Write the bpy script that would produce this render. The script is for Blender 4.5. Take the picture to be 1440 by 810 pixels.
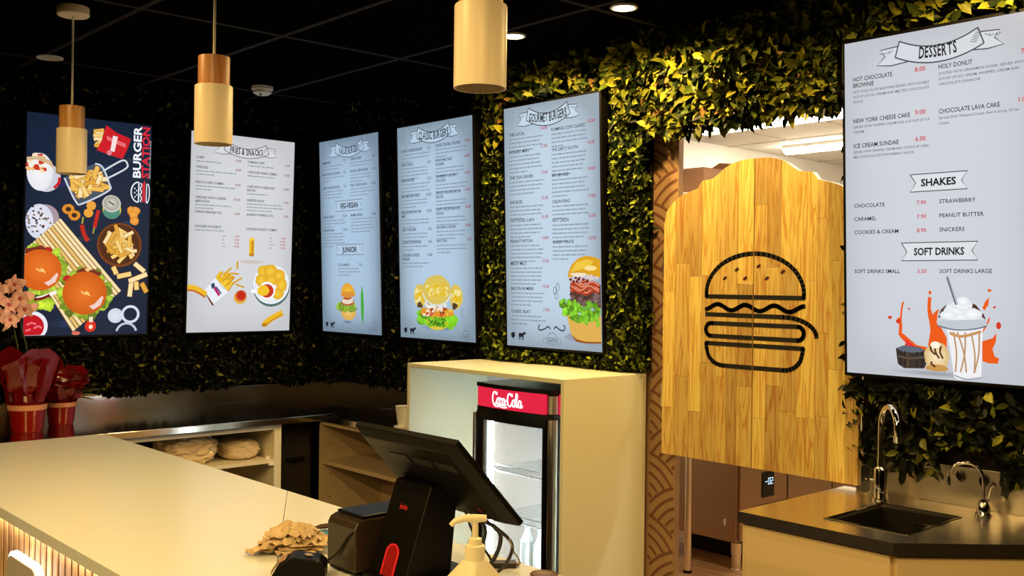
import bpy, bmesh, math, random
import numpy as np
from mathutils import Vector, Matrix
from math import sin, cos, pi, radians, sqrt

for _o in list(bpy.data.objects):
    bpy.data.objects.remove(_o)
scene = bpy.context.scene
col = scene.collection
rnd = random.Random(7)

# ------------------------------------------------------------------ camera
EYE = 1.585
_yaw, _pit, _rol = 0.735911, -0.002531, 0.0119986
Fv = Vector((sin(_yaw) * cos(_pit), cos(_yaw) * cos(_pit), sin(_pit)))
Rv = Vector((cos(_yaw), -sin(_yaw), 0))
Uv = Rv.cross(Fv)
Rv, Uv = cos(_rol) * Rv + sin(_rol) * Uv, -sin(_rol) * Rv + cos(_rol) * Uv
cd = bpy.data.cameras.new('camera')
cd.sensor_width = 36.0
cd.lens = 36.0 * 1432.5 / 1440.0
cd.clip_start = 0.05
cam = bpy.data.objects.new('camera', cd)
col.objects.link(cam)
cam.matrix_world = Matrix(((Rv.x, Uv.x, -Fv.x, 0), (Rv.y, Uv.y, -Fv.y, 0), (Rv.z, Uv.z, -Fv.z, EYE), (0, 0, 0, 1)))
scene.camera = cam

# ------------------------------------------------------------------ world, exposure
w = bpy.data.worlds.new('world')
scene.world = w
w.use_nodes = True
w.node_tree.nodes['Background'].inputs[0].default_value = (1.0, 0.75, 0.5, 1)
w.node_tree.nodes['Background'].inputs[1].default_value = 0.0
scene.view_settings.view_transform = 'Standard'
scene.view_settings.look = 'None'
scene.view_settings.gamma = 1.0
scene.view_settings.use_curve_mapping = False
scene.view_settings.exposure = 0.0

# lamp settings (the lamps themselves are built with their fittings below)
WARM = (1.0, 0.66, 0.23)
SPOT_W = 66.0            # ceiling downlights
KITCHEN_W = 60.0         # kitchen fluorescent battens

# ------------------------------------------------------------------ helpers
def lin(r, g, b):
    f = lambda c: (c / 255) / 12.92 if c / 255 <= 0.04045 else ((c / 255 + 0.055) / 1.055) ** 2.4
    return (f(r), f(g), f(b))

def new_mat(name):
    m = bpy.data.materials.new(name)
    m.use_nodes = True
    return m, m.node_tree, m.node_tree.nodes['Principled BSDF']

def mat(name, c, rough=0.5, metal=0.0, spec=0.5, emit=None, es=1.0, bump=0.0, bscale=80.0, vary=0.0, coat=0.0, vscale=3.0, stretch=None):
    m, t, p = new_mat(name)
    p.inputs['Base Color'].default_value = (*c, 1)
    p.inputs['Roughness'].default_value = rough
    p.inputs['Metallic'].default_value = metal
    p.inputs['Specular IOR Level'].default_value = spec
    p.inputs['Coat Weight'].default_value = coat
    if emit:
        p.inputs['Emission Color'].default_value = (*emit, 1)
        p.inputs['Emission Strength'].default_value = es
    tc = mp = None
    if bump or vary:
        tc = t.nodes.new('ShaderNodeTexCoord')
        mp = t.nodes.new('ShaderNodeMapping')
        if stretch: mp.inputs['Scale'].default_value = stretch
        t.links.new(tc.outputs['Object'], mp.inputs['Vector'])
    if bump:
        n = t.nodes.new('ShaderNodeTexNoise'); n.inputs['Scale'].default_value = bscale; n.inputs['Detail'].default_value = 4
        b = t.nodes.new('ShaderNodeBump'); b.inputs['Strength'].default_value = bump; b.inputs['Distance'].default_value = 0.002
        t.links.new(mp.outputs[0], n.inputs['Vector'])
        t.links.new(n.outputs['Fac'], b.inputs['Height']); t.links.new(b.outputs['Normal'], p.inputs['Normal'])
    if vary:
        n = t.nodes.new('ShaderNodeTexNoise'); n.inputs['Scale'].default_value = vscale; n.inputs['Detail'].default_value = 5
        r = t.nodes.new('ShaderNodeValToRGB')
        r.color_ramp.elements[0].position = 0.3; r.color_ramp.elements[1].position = 0.7
        r.color_ramp.elements[0].color = (*[x * (1 - vary) for x in c], 1)
        r.color_ramp.elements[1].color = (*[min(1, x * (1 + vary)) for x in c], 1)
        t.links.new(mp.outputs[0], n.inputs['Vector'])
        t.links.new(n.outputs['Fac'], r.inputs['Fac']); t.links.new(r.outputs['Color'], p.inputs['Base Color'])
    return m

def emis(name, c, s):
    return mat(name, (0, 0, 0), 0.5, emit=c, es=s)

ORG = {}
def world_org(o):
    return ORG.get(o.name, Vector((0, 0, 0)))

class MB:
    """collects world-space geometry for ONE mesh object"""
    def __init__(s): s.v = []; s.f = []
    def add(s, vs, fs, M=None):
        k = len(s.v)
        s.v += [tuple(M @ Vector(p)) for p in vs] if M else [tuple(p) for p in vs]
        s.f += [tuple(i + k for i in f) for f in fs]
        return s
    def box(s, x0, x1, y0, y1, z0, z1, M=None):
        x0, x1 = sorted((x0, x1)); y0, y1 = sorted((y0, y1)); z0, z1 = sorted((z0, z1))
        return s.add([(x0, y0, z0), (x1, y0, z0), (x1, y1, z0), (x0, y1, z0), (x0, y0, z1), (x1, y0, z1), (x1, y1, z1), (x0, y1, z1)],
                     [(3, 2, 1, 0), (4, 5, 6, 7), (0, 1, 5, 4), (1, 2, 6, 5), (2, 3, 7, 6), (3, 0, 4, 7)], M)
    def lathe(s, prof, c=(0, 0, 0), n=24, M=None, cap=True):
        vs = []; fs = []
        for r, z in prof:
            for i in range(n):
                a = 2 * pi * i / n
                vs.append((c[0] + r * cos(a), c[1] + r * sin(a), c[2] + z))
        for j in range(len(prof) - 1):
            for i in range(n):
                i2 = (i + 1) % n
                fs.append((j * n + i, j * n + i2, (j + 1) * n + i2, (j + 1) * n + i))
        if cap:
            fs.append(tuple(range(n))[::-1]); fs.append(tuple((len(prof) - 1) * n + i for i in range(n)))
        return s.add(vs, fs, M)
    def tube(s, pts, r, n=8, cap=True):
        pts = [Vector(p) for p in pts]; vs = []; fs = []
        rr = r if isinstance(r, (list, tuple)) else [r] * len(pts)
        prev = None
        for i, p in enumerate(pts):
            d = (pts[min(i + 1, len(pts) - 1)] - pts[max(i - 1, 0)]).normalized()
            if prev is None:
                a = d.cross(Vector((0, 0, 1)) if abs(d.z) < .9 else Vector((1, 0, 0))).normalized()
            else:
                a = (prev - d * prev.dot(d)).normalized()
            prev = a; b = d.cross(a)
            for k in range(n):
                t = 2 * pi * k / n
                vs.append(p + rr[i] * (cos(t) * a + sin(t) * b))
        for j in range(len(pts) - 1):
            for k in range(n):
                k2 = (k + 1) % n
                fs.append((j * n + k, j * n + k2, (j + 1) * n + k2, (j + 1) * n + k))
        if cap:
            fs.append(tuple(range(n))[::-1]); fs.append(tuple((len(pts) - 1) * n + k for k in range(n)))
        return s.add(vs, fs)
    def prism(s, poly, fn, d0, d1):
        """2-D polygon (counter-clockwise), fn(a, b, depth) -> point"""
        n = len(poly)
        vs = [fn(a, b, d0) for a, b in poly] + [fn(a, b, d1) for a, b in poly]
        fs = [tuple(range(n))[::-1], tuple(range(n, 2 * n))] + [(i, (i + 1) % n, n + (i + 1) % n, n + i) for i in range(n)]
        return s.add(vs, fs)
    def build(s, name, m, parent=None, smooth=False, bevel=0.0, seg=2, kind=None):
        me = bpy.data.meshes.new(name)
        o = Vector((0, 0, 0))
        if parent is not None: o = world_org(parent)
        me.from_pydata([(a - o.x, b - o.y, c - o.z) for a, b, c in s.v], [], s.f)
        bm = bmesh.new(); bm.from_mesh(me); bmesh.ops.recalc_face_normals(bm, faces=bm.faces); bm.to_mesh(me); bm.free()
        if smooth:
            for p in me.polygons: p.use_smooth = True
            me.set_sharp_from_angle(angle=radians(40))
        me.materials.append(m)
        ob = bpy.data.objects.new(name, me); col.objects.link(ob)
        if parent is not None: ob.parent = parent
        ORG[ob.name] = o
        if bevel:
            b = ob.modifiers.new('bevel', 'BEVEL'); b.width = bevel; b.segments = seg; b.limit_method = 'ANGLE'
        if kind: ob['kind'] = kind
        return ob

def recentre(o):
    """put the origin of a single-mesh thing at its base"""
    me = o.data
    xs = [v.co.x for v in me.vertices]; ys = [v.co.y for v in me.vertices]; zs = [v.co.z for v in me.vertices]
    c = Vector(((min(xs) + max(xs)) / 2, (min(ys) + max(ys)) / 2, min(zs)))
    me.transform(Matrix.Translation(-c)); o.location = c; ORG[o.name] = c
    return o

def tag(o, label, cat, group=None):
    o['label'] = label; o['category'] = cat
    if group: o['group'] = group
    return o

def thing(name, loc, label, cat, group=None):
    o = bpy.data.objects.new(name, None); col.objects.link(o)
    o.empty_display_size = 0.05; o.location = loc; ORG[o.name] = Vector(loc)
    return tag(o, label, cat, group)

def struct(o, label=None):
    o['kind'] = 'structure'
    if label: o['label'] = label
    return o

def rotm(c, rx=0, ry=0, rz=0):
    from mathutils import Euler
    return Matrix.Translation(Vector(c)) @ Euler((rx, ry, rz)).to_matrix().to_4x4()

def smooth_path(pts, k=6):
    """Catmull-Rom through the points"""
    P = [Vector(p) for p in pts]; out = []
    for i in range(len(P) - 1):
        a, b, c, d = P[max(i - 1, 0)], P[i], P[i + 1], P[min(i + 2, len(P) - 1)]
        for j in range(k):
            t = j / k
            out.append(0.5 * ((2 * b) + (c - a) * t + (2 * a - 5 * b + 4 * c - d) * t * t + (3 * b - a - 3 * c + d) * t ** 3))
    out.append(P[-1])
    return out

# ------------------------------------------------------------------ materials
M = {}
M['black_paint'] = mat('black_ceiling_paint', (0.0022, 0.0018, 0.0018), 1.0, spec=0.0)
M['grid_bar'] = mat('dark_grid_bar', (0.018, 0.013, 0.010), 0.8, spec=0.1)
M['dark_wall'] = mat('dark_wall_paint', (0.004, 0.0035, 0.003), 0.9, spec=0.05)
M['taupe'] = mat('taupe_wallpaper', lin(150, 118, 84), 0.6, vary=0.08)
M['taupe_print'] = mat('brown_wallpaper_print', lin(106, 66, 42), 0.6)
M['white_wall'] = mat('white_kitchen_wall', (0.85, 0.84, 0.80), 0.35)
M['white_tile'] = mat('white_ceiling_tile', (0.82, 0.81, 0.77), 0.7, bump=0.1)
M['white_bar'] = mat('cream_grid_bar', (0.5, 0.47, 0.40), 0.6)
M['laminate'] = mat('white_laminate', (0.76, 0.79, 0.78), 0.28, spec=0.5, bump=0.02, bscale=400)
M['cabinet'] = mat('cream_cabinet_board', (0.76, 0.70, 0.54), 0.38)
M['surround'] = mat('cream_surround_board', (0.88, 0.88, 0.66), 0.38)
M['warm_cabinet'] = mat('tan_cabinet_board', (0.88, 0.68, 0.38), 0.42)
M['shelfboard'] = mat('shaded_cream_board', (0.52, 0.40, 0.25), 0.5)  # cream boards, with the shade inside the cabinets put into their colour
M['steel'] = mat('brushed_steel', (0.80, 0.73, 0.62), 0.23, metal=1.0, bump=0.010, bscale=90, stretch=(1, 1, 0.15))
M['bench_steel'] = mat('polished_bench_steel', (0.50, 0.45, 0.38), 0.13, metal=1.0, bump=0.008, bscale=90, stretch=(1, 1, 0.15))
M['steel_dark'] = mat('dark_sink_steel', (0.018, 0.015, 0.012), 0.30, metal=0.3)
M['chrome'] = mat('chrome', (0.80, 0.78, 0.75), 0.07, metal=1.0)
M['black_plastic'] = mat('black_plastic', (0.0035, 0.0030, 0.0030), 0.40, spec=0.13)
M['black_gloss'] = mat('black_gloss', (0.005, 0.005, 0.005), 0.18, spec=0.35)
M['black_print'] = mat('black_print', (0.004, 0.003, 0.003), 0.5)
M['seed_print'] = mat('seed_print', (0.05, 0.008, 0.006), 0.5)
M['white_plastic'] = mat('white_plastic', (0.80, 0.78, 0.72), 0.35)
M['lamp_white'] = mat('matt_cream_metal', (0.86, 0.74, 0.56), 0.42, spec=0.4)
M['lamp_inner'] = mat('lamp_inner_metal', (0.55, 0.42, 0.28), 0.6)
M['red'] = mat('red_plastic', (0.26, 0.006, 0.008), 0.35)
M['rubber'] = mat('black_cable_rubber', (0.010, 0.010, 0.010), 0.5)
M['grey_wire'] = mat('grey_wire', (0.30, 0.24, 0.18), 0.5)
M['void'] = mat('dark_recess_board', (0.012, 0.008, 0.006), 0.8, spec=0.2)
M['dark_floor'] = mat('dark_floor_tile', (0.045, 0.040, 0.036), 0.35, vary=0.2)
M['cord'] = mat('pale_cord', (0.75, 0.70, 0.58), 0.6)
# ------------------------------------------------------------------ wood material
def wood(name, c1, c2, axis_scale, rough=0.4, ring=9.0, seed=0.0, vary=0.25):
    m, t, p = new_mat(name)
    tc = t.nodes.new('ShaderNodeTexCoord'); mp = t.nodes.new('ShaderNodeMapping')
    oi = t.nodes.new('ShaderNodeObjectInfo')
    mul = t.nodes.new('ShaderNodeMath'); mul.operation = 'MULTIPLY'; mul.inputs[1].default_value = 37.0
    t.links.new(oi.outputs['Random'], mul.inputs[0])
    cx = t.nodes.new('ShaderNodeCombineXYZ')
    t.links.new(mul.outputs[0], cx.inputs[0]); t.links.new(mul.outputs[0], cx.inputs[1])
    t.links.new(mul.outputs[0], cx.inputs[2])
    t.links.new(tc.outputs['Object'], mp.inputs['Vector']); t.links.new(cx.outputs[0], mp.inputs['Location'])
    mp.inputs['Scale'].default_value = axis_scale
    n1 = t.nodes.new('ShaderNodeTexNoise'); n1.inputs['Scale'].default_value = 1.2; n1.inputs['Detail'].default_value = 3
    n1.inputs['Distortion'].default_value = 0.6
    t.links.new(mp.outputs[0], n1.inputs['Vector'])
    w1 = t.nodes.new('ShaderNodeMath'); w1.operation = 'MULTIPLY'; w1.inputs[1].default_value = ring
    fr = t.nodes.new('ShaderNodeMath'); fr.operation = 'PINGPONG'; fr.inputs[1].default_value = 0.5
    t.links.new(n1.outputs['Fac'], w1.inputs[0]); t.links.new(w1.outputs[0], fr.inputs[0])
    r = t.nodes.new('ShaderNodeValToRGB')
    r.color_ramp.elements[0].position = 0.02; r.color_ramp.elements[1].position = 0.30
    r.color_ramp.elements[0].color = (*c2, 1); r.color_ramp.elements[1].color = (*c1, 1)
    t.links.new(fr.outputs[0], r.inputs['Fac'])
    hs = t.nodes.new('ShaderNodeHueSaturation')
    mr = t.nodes.new('ShaderNodeMapRange'); mr.inputs['To Min'].default_value = 1 - vary; mr.inputs['To Max'].default_value = 1 + vary * 0.35
    mh = t.nodes.new('ShaderNodeMapRange'); mh.inputs['To Min'].default_value = 0.487; mh.inputs['To Max'].default_value = 0.507
    t.links.new(oi.outputs['Random'], mr.inputs['Value']); t.links.new(oi.outputs['Random'], mh.inputs['Value'])
    t.links.new(mr.outputs[0], hs.inputs['Value']); t.links.new(mh.outputs[0], hs.inputs['Hue'])
    t.links.new(r.outputs['Color'], hs.inputs['Color']); t.links.new(hs.outputs['Color'], p.inputs['Base Color'])
    p.inputs['Roughness'].default_value = rough
    return m

M['pine'] = wood('pine_stave', lin(222, 196, 114), lin(196, 146, 70), (26, 26, 1.5), ring=7.0, vary=0.36)
M['lampwood'] = wood('lamp_wood', lin(205, 150, 85), lin(180, 122, 62), (14, 14, 2.0), ring=5.0, vary=0.1)
M['floorwood'] = wood('floor_wood', lin(200, 160, 110), lin(170, 125, 80), (9, 1.0, 9), rough=0.35, ring=6.0, vary=0.12)
M['slatwood'] = wood('slat_wood', lin(225, 190, 145), lin(205, 160, 112), (20, 20, 1.5), rough=0.45, ring=5.0, vary=0.15)

CEIL = 2.615
XW, YW = 3.28, 5.42
# ------------------------------------------------------------------ floor (planks as pieces where the doorway shows them)
fl = struct(MB().box(-2.6, 8.4, -2.6, 5.6, -0.10, -0.012).build('floor', M['void']))
pl = MB().box(-2.6, XW, -2.6, 5.5, -0.012, 0.0).build('floor_covering', M['dark_floor'], fl)
k = 0
for i in range(24):
    x0 = 3.313 + 0.19 * i
    if x0 > 8.1: break
    y = 0.4 + (0.37 * i) % 0.9
    ys = [0.0]
    while y < 4.45: ys.append(y); y += 1.2
    ys.append(4.45)
    for a, b in zip(ys, ys[1:]):
        if b - a > 0.03:
            MB().box(x0, x0 + 0.187, a + .0015, b - .0015, -0.012, 0.0).build('plank', M['floorwood'], fl)
MB().box(XW, 3.312, 1.80, 2.62, -0.012, 0.0005).build('threshold', M['steel'], fl)

# ------------------------------------------------------------------ walls
wl = struct(MB().box(-2.6, 3.38, YW, 5.52, 0, CEIL + .02).build('wall_left', M['dark_wall']))
wr = MB().box(XW, 3.31, 2.62, YW, 0, CEIL + .02).box(XW, 3.31, -2.6, 1.80, 0, CEIL + .02).box(XW, 3.31, 1.80, 2.62, 2.27, CEIL + .02)
wr = struct(wr.build('wall_right', M['taupe']))
struct(MB().box(-2.7, -2.6, -2.6, 5.52, 0, CEIL).build('wall_front', M['dark_wall']))
struct(MB().box(-2.6, 3.38, -2.7, -2.6, 0, CEIL).build('wall_back', M['dark_wall']))

# wallpaper print: overlapping fans on the wall beside the doorway
def scallop_print():
    R = 0.26; mb = MB()
    y0, y1, z0, z1 = 2.622, 2.755, 0.01, 2.24
    rows = int((z1 + R) / (R / 2)) + 3
    def covered(y, z, row):
        for rr in (row - 1, row - 2):
            cz = rr * R / 2; off = R if rr % 2 else 0
            q = round((y + 0.04 - off) / (2 * R))
            if (y + 0.04 - off - 2 * R * q) ** 2 + (z - cz) ** 2 < R * R and z > cz - R: return True
        return False
    for row in range(-2, rows):
        cz = row * R / 2; off = R if row % 2 else 0
        for q in range(4, 10):
            cy = off + 2 * R * q - 0.04
            if cy + R < y0 or cy - R > y1: continue
            for ring in range(6):
                r1 = R * (1 - 0.15 * ring); r0 = r1 - 0.0115
                if r0 < 0.01: continue
                run = []
                def flush():
                    if len(run) > 1:
                        vs = []; 
                        for t in run:
                            vs += [(XW - 0.0012, cy + r0 * cos(t), cz + r0 * sin(t)), (XW - 0.0012, cy + r1 * cos(t), cz + r1 * sin(t))]
                        mb.add(vs, [(2 * i, 2 * i + 1, 2 * i + 3, 2 * i + 2) for i in range(len(run) - 1)])
                for i in range(121):
                    t = 2 * pi * i / 120
                    y, z = cy + r1 * cos(t), cz + r1 * sin(t)
                    if y0 < y < y1 and z0 < z < z1 and not covered(y, z, row): run.append(t)
                    else: flush(); run = []
                flush()
    return mb
scallop_print().build('wallpaper_print', M['taupe_print'], wr)

# ------------------------------------------------------------------ ceiling: black tiles in a dark grid
ce = struct(MB().box(-2.6, XW + .03, -2.6, YW + .1, CEIL + 0.02, CEIL + 0.10).build('ceiling', M['black_paint']))
gx = [2.735 - 0.6 * i for i in range(9)]; gx = [XW] + gx + [-2.6]
gy = [5.0 - 1.2 * i for i in range(7)]; gy = [YW] + gy + [-2.6]
for a, b in zip(gx, gx[1:]):
    for c, d in zip(gy, gy[1:]):
        MB().box(b + .012, a - .012, d + .012, c - .012, CEIL, CEIL + 0.016).build('ceiling_tile', M['black_paint'], ce)
for x in gx[1:-1]:
    MB().box(x - .012, x + .012, -2.6, YW, CEIL - .003, CEIL + .02).build('grid_bar', M['grid_bar'], ce)
for y in gy[1:-1]:
    for a, b in zip(gx, gx[1:]):
        MB().box(b + .012, a - .012, y - .012, y + .012, CEIL - .003, CEIL + .02).build('grid_bar', M['grid_bar'], ce)

# ------------------------------------------------------------------ kitchen shell behind the doorway
struct(MB().box(3.31, 8.3, 4.45, 4.55, 0, CEIL + .02).build('wall_kitchen_far', M['white_wall']))
struct(MB().box(8.2, 8.3, -0.1, 4.45, 0, CEIL + .02).build('wall_kitchen_right', M['white_wall']))
struct(MB().box(3.31, 8.2, -0.1, 0.0, 0, CEIL + .02).build('wall_kitchen_near', M['white_wall']))
kc = struct(MB().box(3.312, 8.3, -0.1, 4.55, CEIL + .021, CEIL + .08).build('ceiling_kitchen', M['white_tile']))
kx = [3.38 + .11 + 1.2 * i for i in range(5)]; kx = [3.312] + [3.74, 4.94, 6.14, 7.34] + [8.2]
ky = [0.0, 0.35, 0.95, 1.55, 2.15, 2.75, 3.35, 3.95, 4.45]
for a, b in zip(kx, kx[1:]):
    for c, d in zip(ky, ky[1:]):
        MB().box(a + .01, b - .01, c + .01, d - .01, CEIL, CEIL + .016).build('ceiling_tile', M['white_tile'], kc)
for x in kx[1:-1]:
    MB().box(x - .01, x + .01, 0, 4.45, CEIL - .003, CEIL + .02).build('grid_bar', M['white_bar'], kc)
for y in ky[1:-1]:
    for a, b in zip(kx, kx[1:]):
        MB().box(a + .01, b - .01, y - .01, y + .01, CEIL - .003, CEIL + .02).build('grid_bar', M['white_bar'], kc)

# kitchen fluorescent battens (lit tubes)
def batten(x, y0, y1, wd, label):
    t = thing('fluorescent_batten', (x, (y0 + y1) / 2, CEIL - 0.06), label, 'ceiling light', 'kitchen fluorescent battens')
    MB().box(x - wd / 2, x + wd / 2, y0, y1, CEIL - .022, CEIL - .003).build('housing', M['white_plastic'], t)
    pr = [(wd / 2 * cos(a), -0.038 * sin(a)) for a in [pi * i / 10 for i in range(11)]]
    vs = []; n = len(pr)
    mb = MB().prism([(p[0], p[1]) for p in pr], lambda a, b, d: (x + a, d, CEIL - .022 + b), y0 + .01, y1 - .01)
    mb.build('diffuser', emis('fluorescent_glow', (1.0, 0.86, 0.62), 48.0), t, smooth=True)
batten(6.42, 2.95, 4.15, 0.11, 'bright white batten light farther back on the kitchen ceiling')
batten(4.10, 1.20, 2.40, 0.11, 'added batten light, unseen above the doorway, brightening the kitchen floor')  # added out of view to light the kitchen floor and door backs
batten(5.25, 2.85, 4.00, 0.14, 'bright white batten light just inside the kitchen doorway')

# ------------------------------------------------------------------ ceiling downlights
lens_on = emis('downlight_glow', (1.0, 0.80, 0.50), 14.0)
lens_off = mat('unlit_lens', (0.55, 0.50, 0.45), 0.4)
trim = mat('downlight_trim', (0.7, 0.66, 0.6), 0.4)
def downlight(x, y, label, on=True, power=1.0, r=0.05):
    t = thing('downlight', (x, y, CEIL - 0.012), label, 'ceiling light', 'recessed ceiling downlights')
    MB().lathe([(r * .80, -.002), (r, -.004), (r * 1.02, -.010), (r * .86, -.012), (r * .80, -.006)], (x, y, CEIL), 28, cap=False).build('trim_ring', trim, t, smooth=True)
    MB().lathe([(r * .82, -.004), (r * .80, -.0075)], (x, y, CEIL), 28).build('lens', lens_on if on else lens_off, t)
    if on:
        l = bpy.data.lights.new('downlight_lamp', 'SPOT'); l.energy = SPOT_W * power; l.color = WARM
        l.spot_size = radians(165); l.spot_blend = 0.35; l.shadow_soft_size = 0.035
        o = bpy.data.objects.new('lamp', l); col.objects.link(o); o.parent = t; o.location = (0, 0, -0.012)
    return t
downlight(2.80, 2.50, 'lit downlight nearest the leafy arch over the doorway')
downlight(2.80, 3.10, 'lit downlight beside the near pendant lamp')
downlight(1.563, 4.916, 'unlit pale downlight above the burger picture screen', on=False, r=0.058)
for i, (x, y, p, lb) in enumerate(((2.80, 1.30, 0.7, 'lit downlight over the sink, outside the picture'), (0.60, 3.20, 0.62, 'lit downlight over the slatted counter front, outside the picture'),
        (0.60, 1.90, 0.55, 'lit downlight left of the till, outside the picture'), (0.60, 0.50, 0.8, 'lit downlight just above the viewer, outside the picture'),
        (-0.80, 2.60, 1.5, 'lit downlight far on the customer side, outside the picture'), (-0.80, 1.20, 1.5, 'lit downlight on the customer side, outside the picture'),
        (1.80, -0.30, 0.85, 'lit downlight right of the viewer, outside the picture'), (-2.0, 2.0, 1.5, 'lit downlight by the front wall, outside the picture'))):
    downlight(x, y, lb, power=p)

# smoke detector
t = thing('smoke_detector', (2.618, 4.867, CEIL - 0.045), 'small white smoke detector on the black ceiling', 'smoke detector')
MB().lathe([(.056, 0), (.056, -.016), (.050, -.020)], (2.618, 4.867, CEIL), 24).build('base', M['white_plastic'], t, smooth=True)
MB().lathe([(.050, -.020), (.047, -.034), (.030, -.044), (.012, -.046)], (2.618, 4.867, CEIL), 24).build('sensor_head', M['white_plastic'], t, smooth=True)
MB().lathe([(.006, -.044), (.006, -.050)], (2.618 - .02, 4.867 - .02, CEIL), 8).build('led', M['black_plastic'], t)

# pendant lamps in a row over the counter
def pendant(y, label):
    x = 1.345
    t = thing('pendant_lamp', (x, y, 1.985), label, 'pendant lamp', 'pendant lamps over the counter')
    MB().lathe([(.056, 0), (.058, -.004), (.058, -.030), (.054, -.034)], (x, y, CEIL), 32).build('canopy', M['lamp_white'], t, smooth=True)
    MB().tube([(x, y, CEIL - .03), (x, y, 2.23)], 0.0042, 8).build('cord', M['cord'], t, smooth=True)
    MB().lathe([(.010, 0), (.0445, 0), (.0450, -.003), (.0450, -.086)], (x, y, 2.240), 40).build('wooden_cap', M['lampwood'], t, smooth=True)
    MB().lathe([(.044, 0), (.0530, -.001), (.0540, -.004), (.0540, -.170), (.0515, -.170), (.0515, -.03), (.02, -.028)], (x, y, 2.156), 48).build('shade', M['lamp_white'], t, smooth=True)
    MB().lathe([(.018, 0), (.018, -.035), (.030, -.045), (.033, -.07), (.025, -.095), (.01, -.103)], (x, y, 2.128), 24).build('bulb', M['lamp_inner'], t, smooth=True)
pendant(3.97, 'cream and wood pendant lamp in front of the burger picture screen')
pendant(2.79, 'cream and wood pendant lamp covering the corner of the fries menu')
pendant(1.59, 'largest pendant lamp, nearest, cut off by the top of the picture')
# ------------------------------------------------------------------ menu screens
def attr_emis(name, strength):
    m, t, p = new_mat(name)
    a = t.nodes.new('ShaderNodeAttribute'); a.attribute_name = 'Col'
    t.links.new(a.outputs['Color'], p.inputs['Emission Color'])
    p.inputs['Emission Strength'].default_value = strength
    p.inputs['Base Color'].default_value = (0.004, 0.004, 0.004, 1); p.inputs['Roughness'].default_value = 0.25
    p.inputs['Specular IOR Level'].default_value = 0.25
    return m
M['screen'] = attr_emis('screen_picture', 1.0)

_tc = {}
def glyphs(s, bold=0.0):
    key = (s, bold)
    if key in _tc: return _tc[key]
    cu = bpy.data.curves.new('t', 'FONT'); cu.body = s; cu.size = 1.0; cu.resolution_u = 2; cu.offset = bold
    cu.fill_mode = 'FRONT'
    o = bpy.data.objects.new('t', cu); me = o.to_mesh()
    vs = [(v.co.x, v.co.y) for v in me.vertices]; fs = [tuple(p.vertices) for p in me.polygons]
    o.to_mesh_clear(); bpy.data.objects.remove(o); bpy.data.curves.remove(cu)
    xs = [a for a, b in vs] or [0]
    _tc[key] = (vs, fs, min(xs), max(xs))
    return _tc[key]
CAP = max(b for a, b in glyphs('H')[0])

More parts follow.
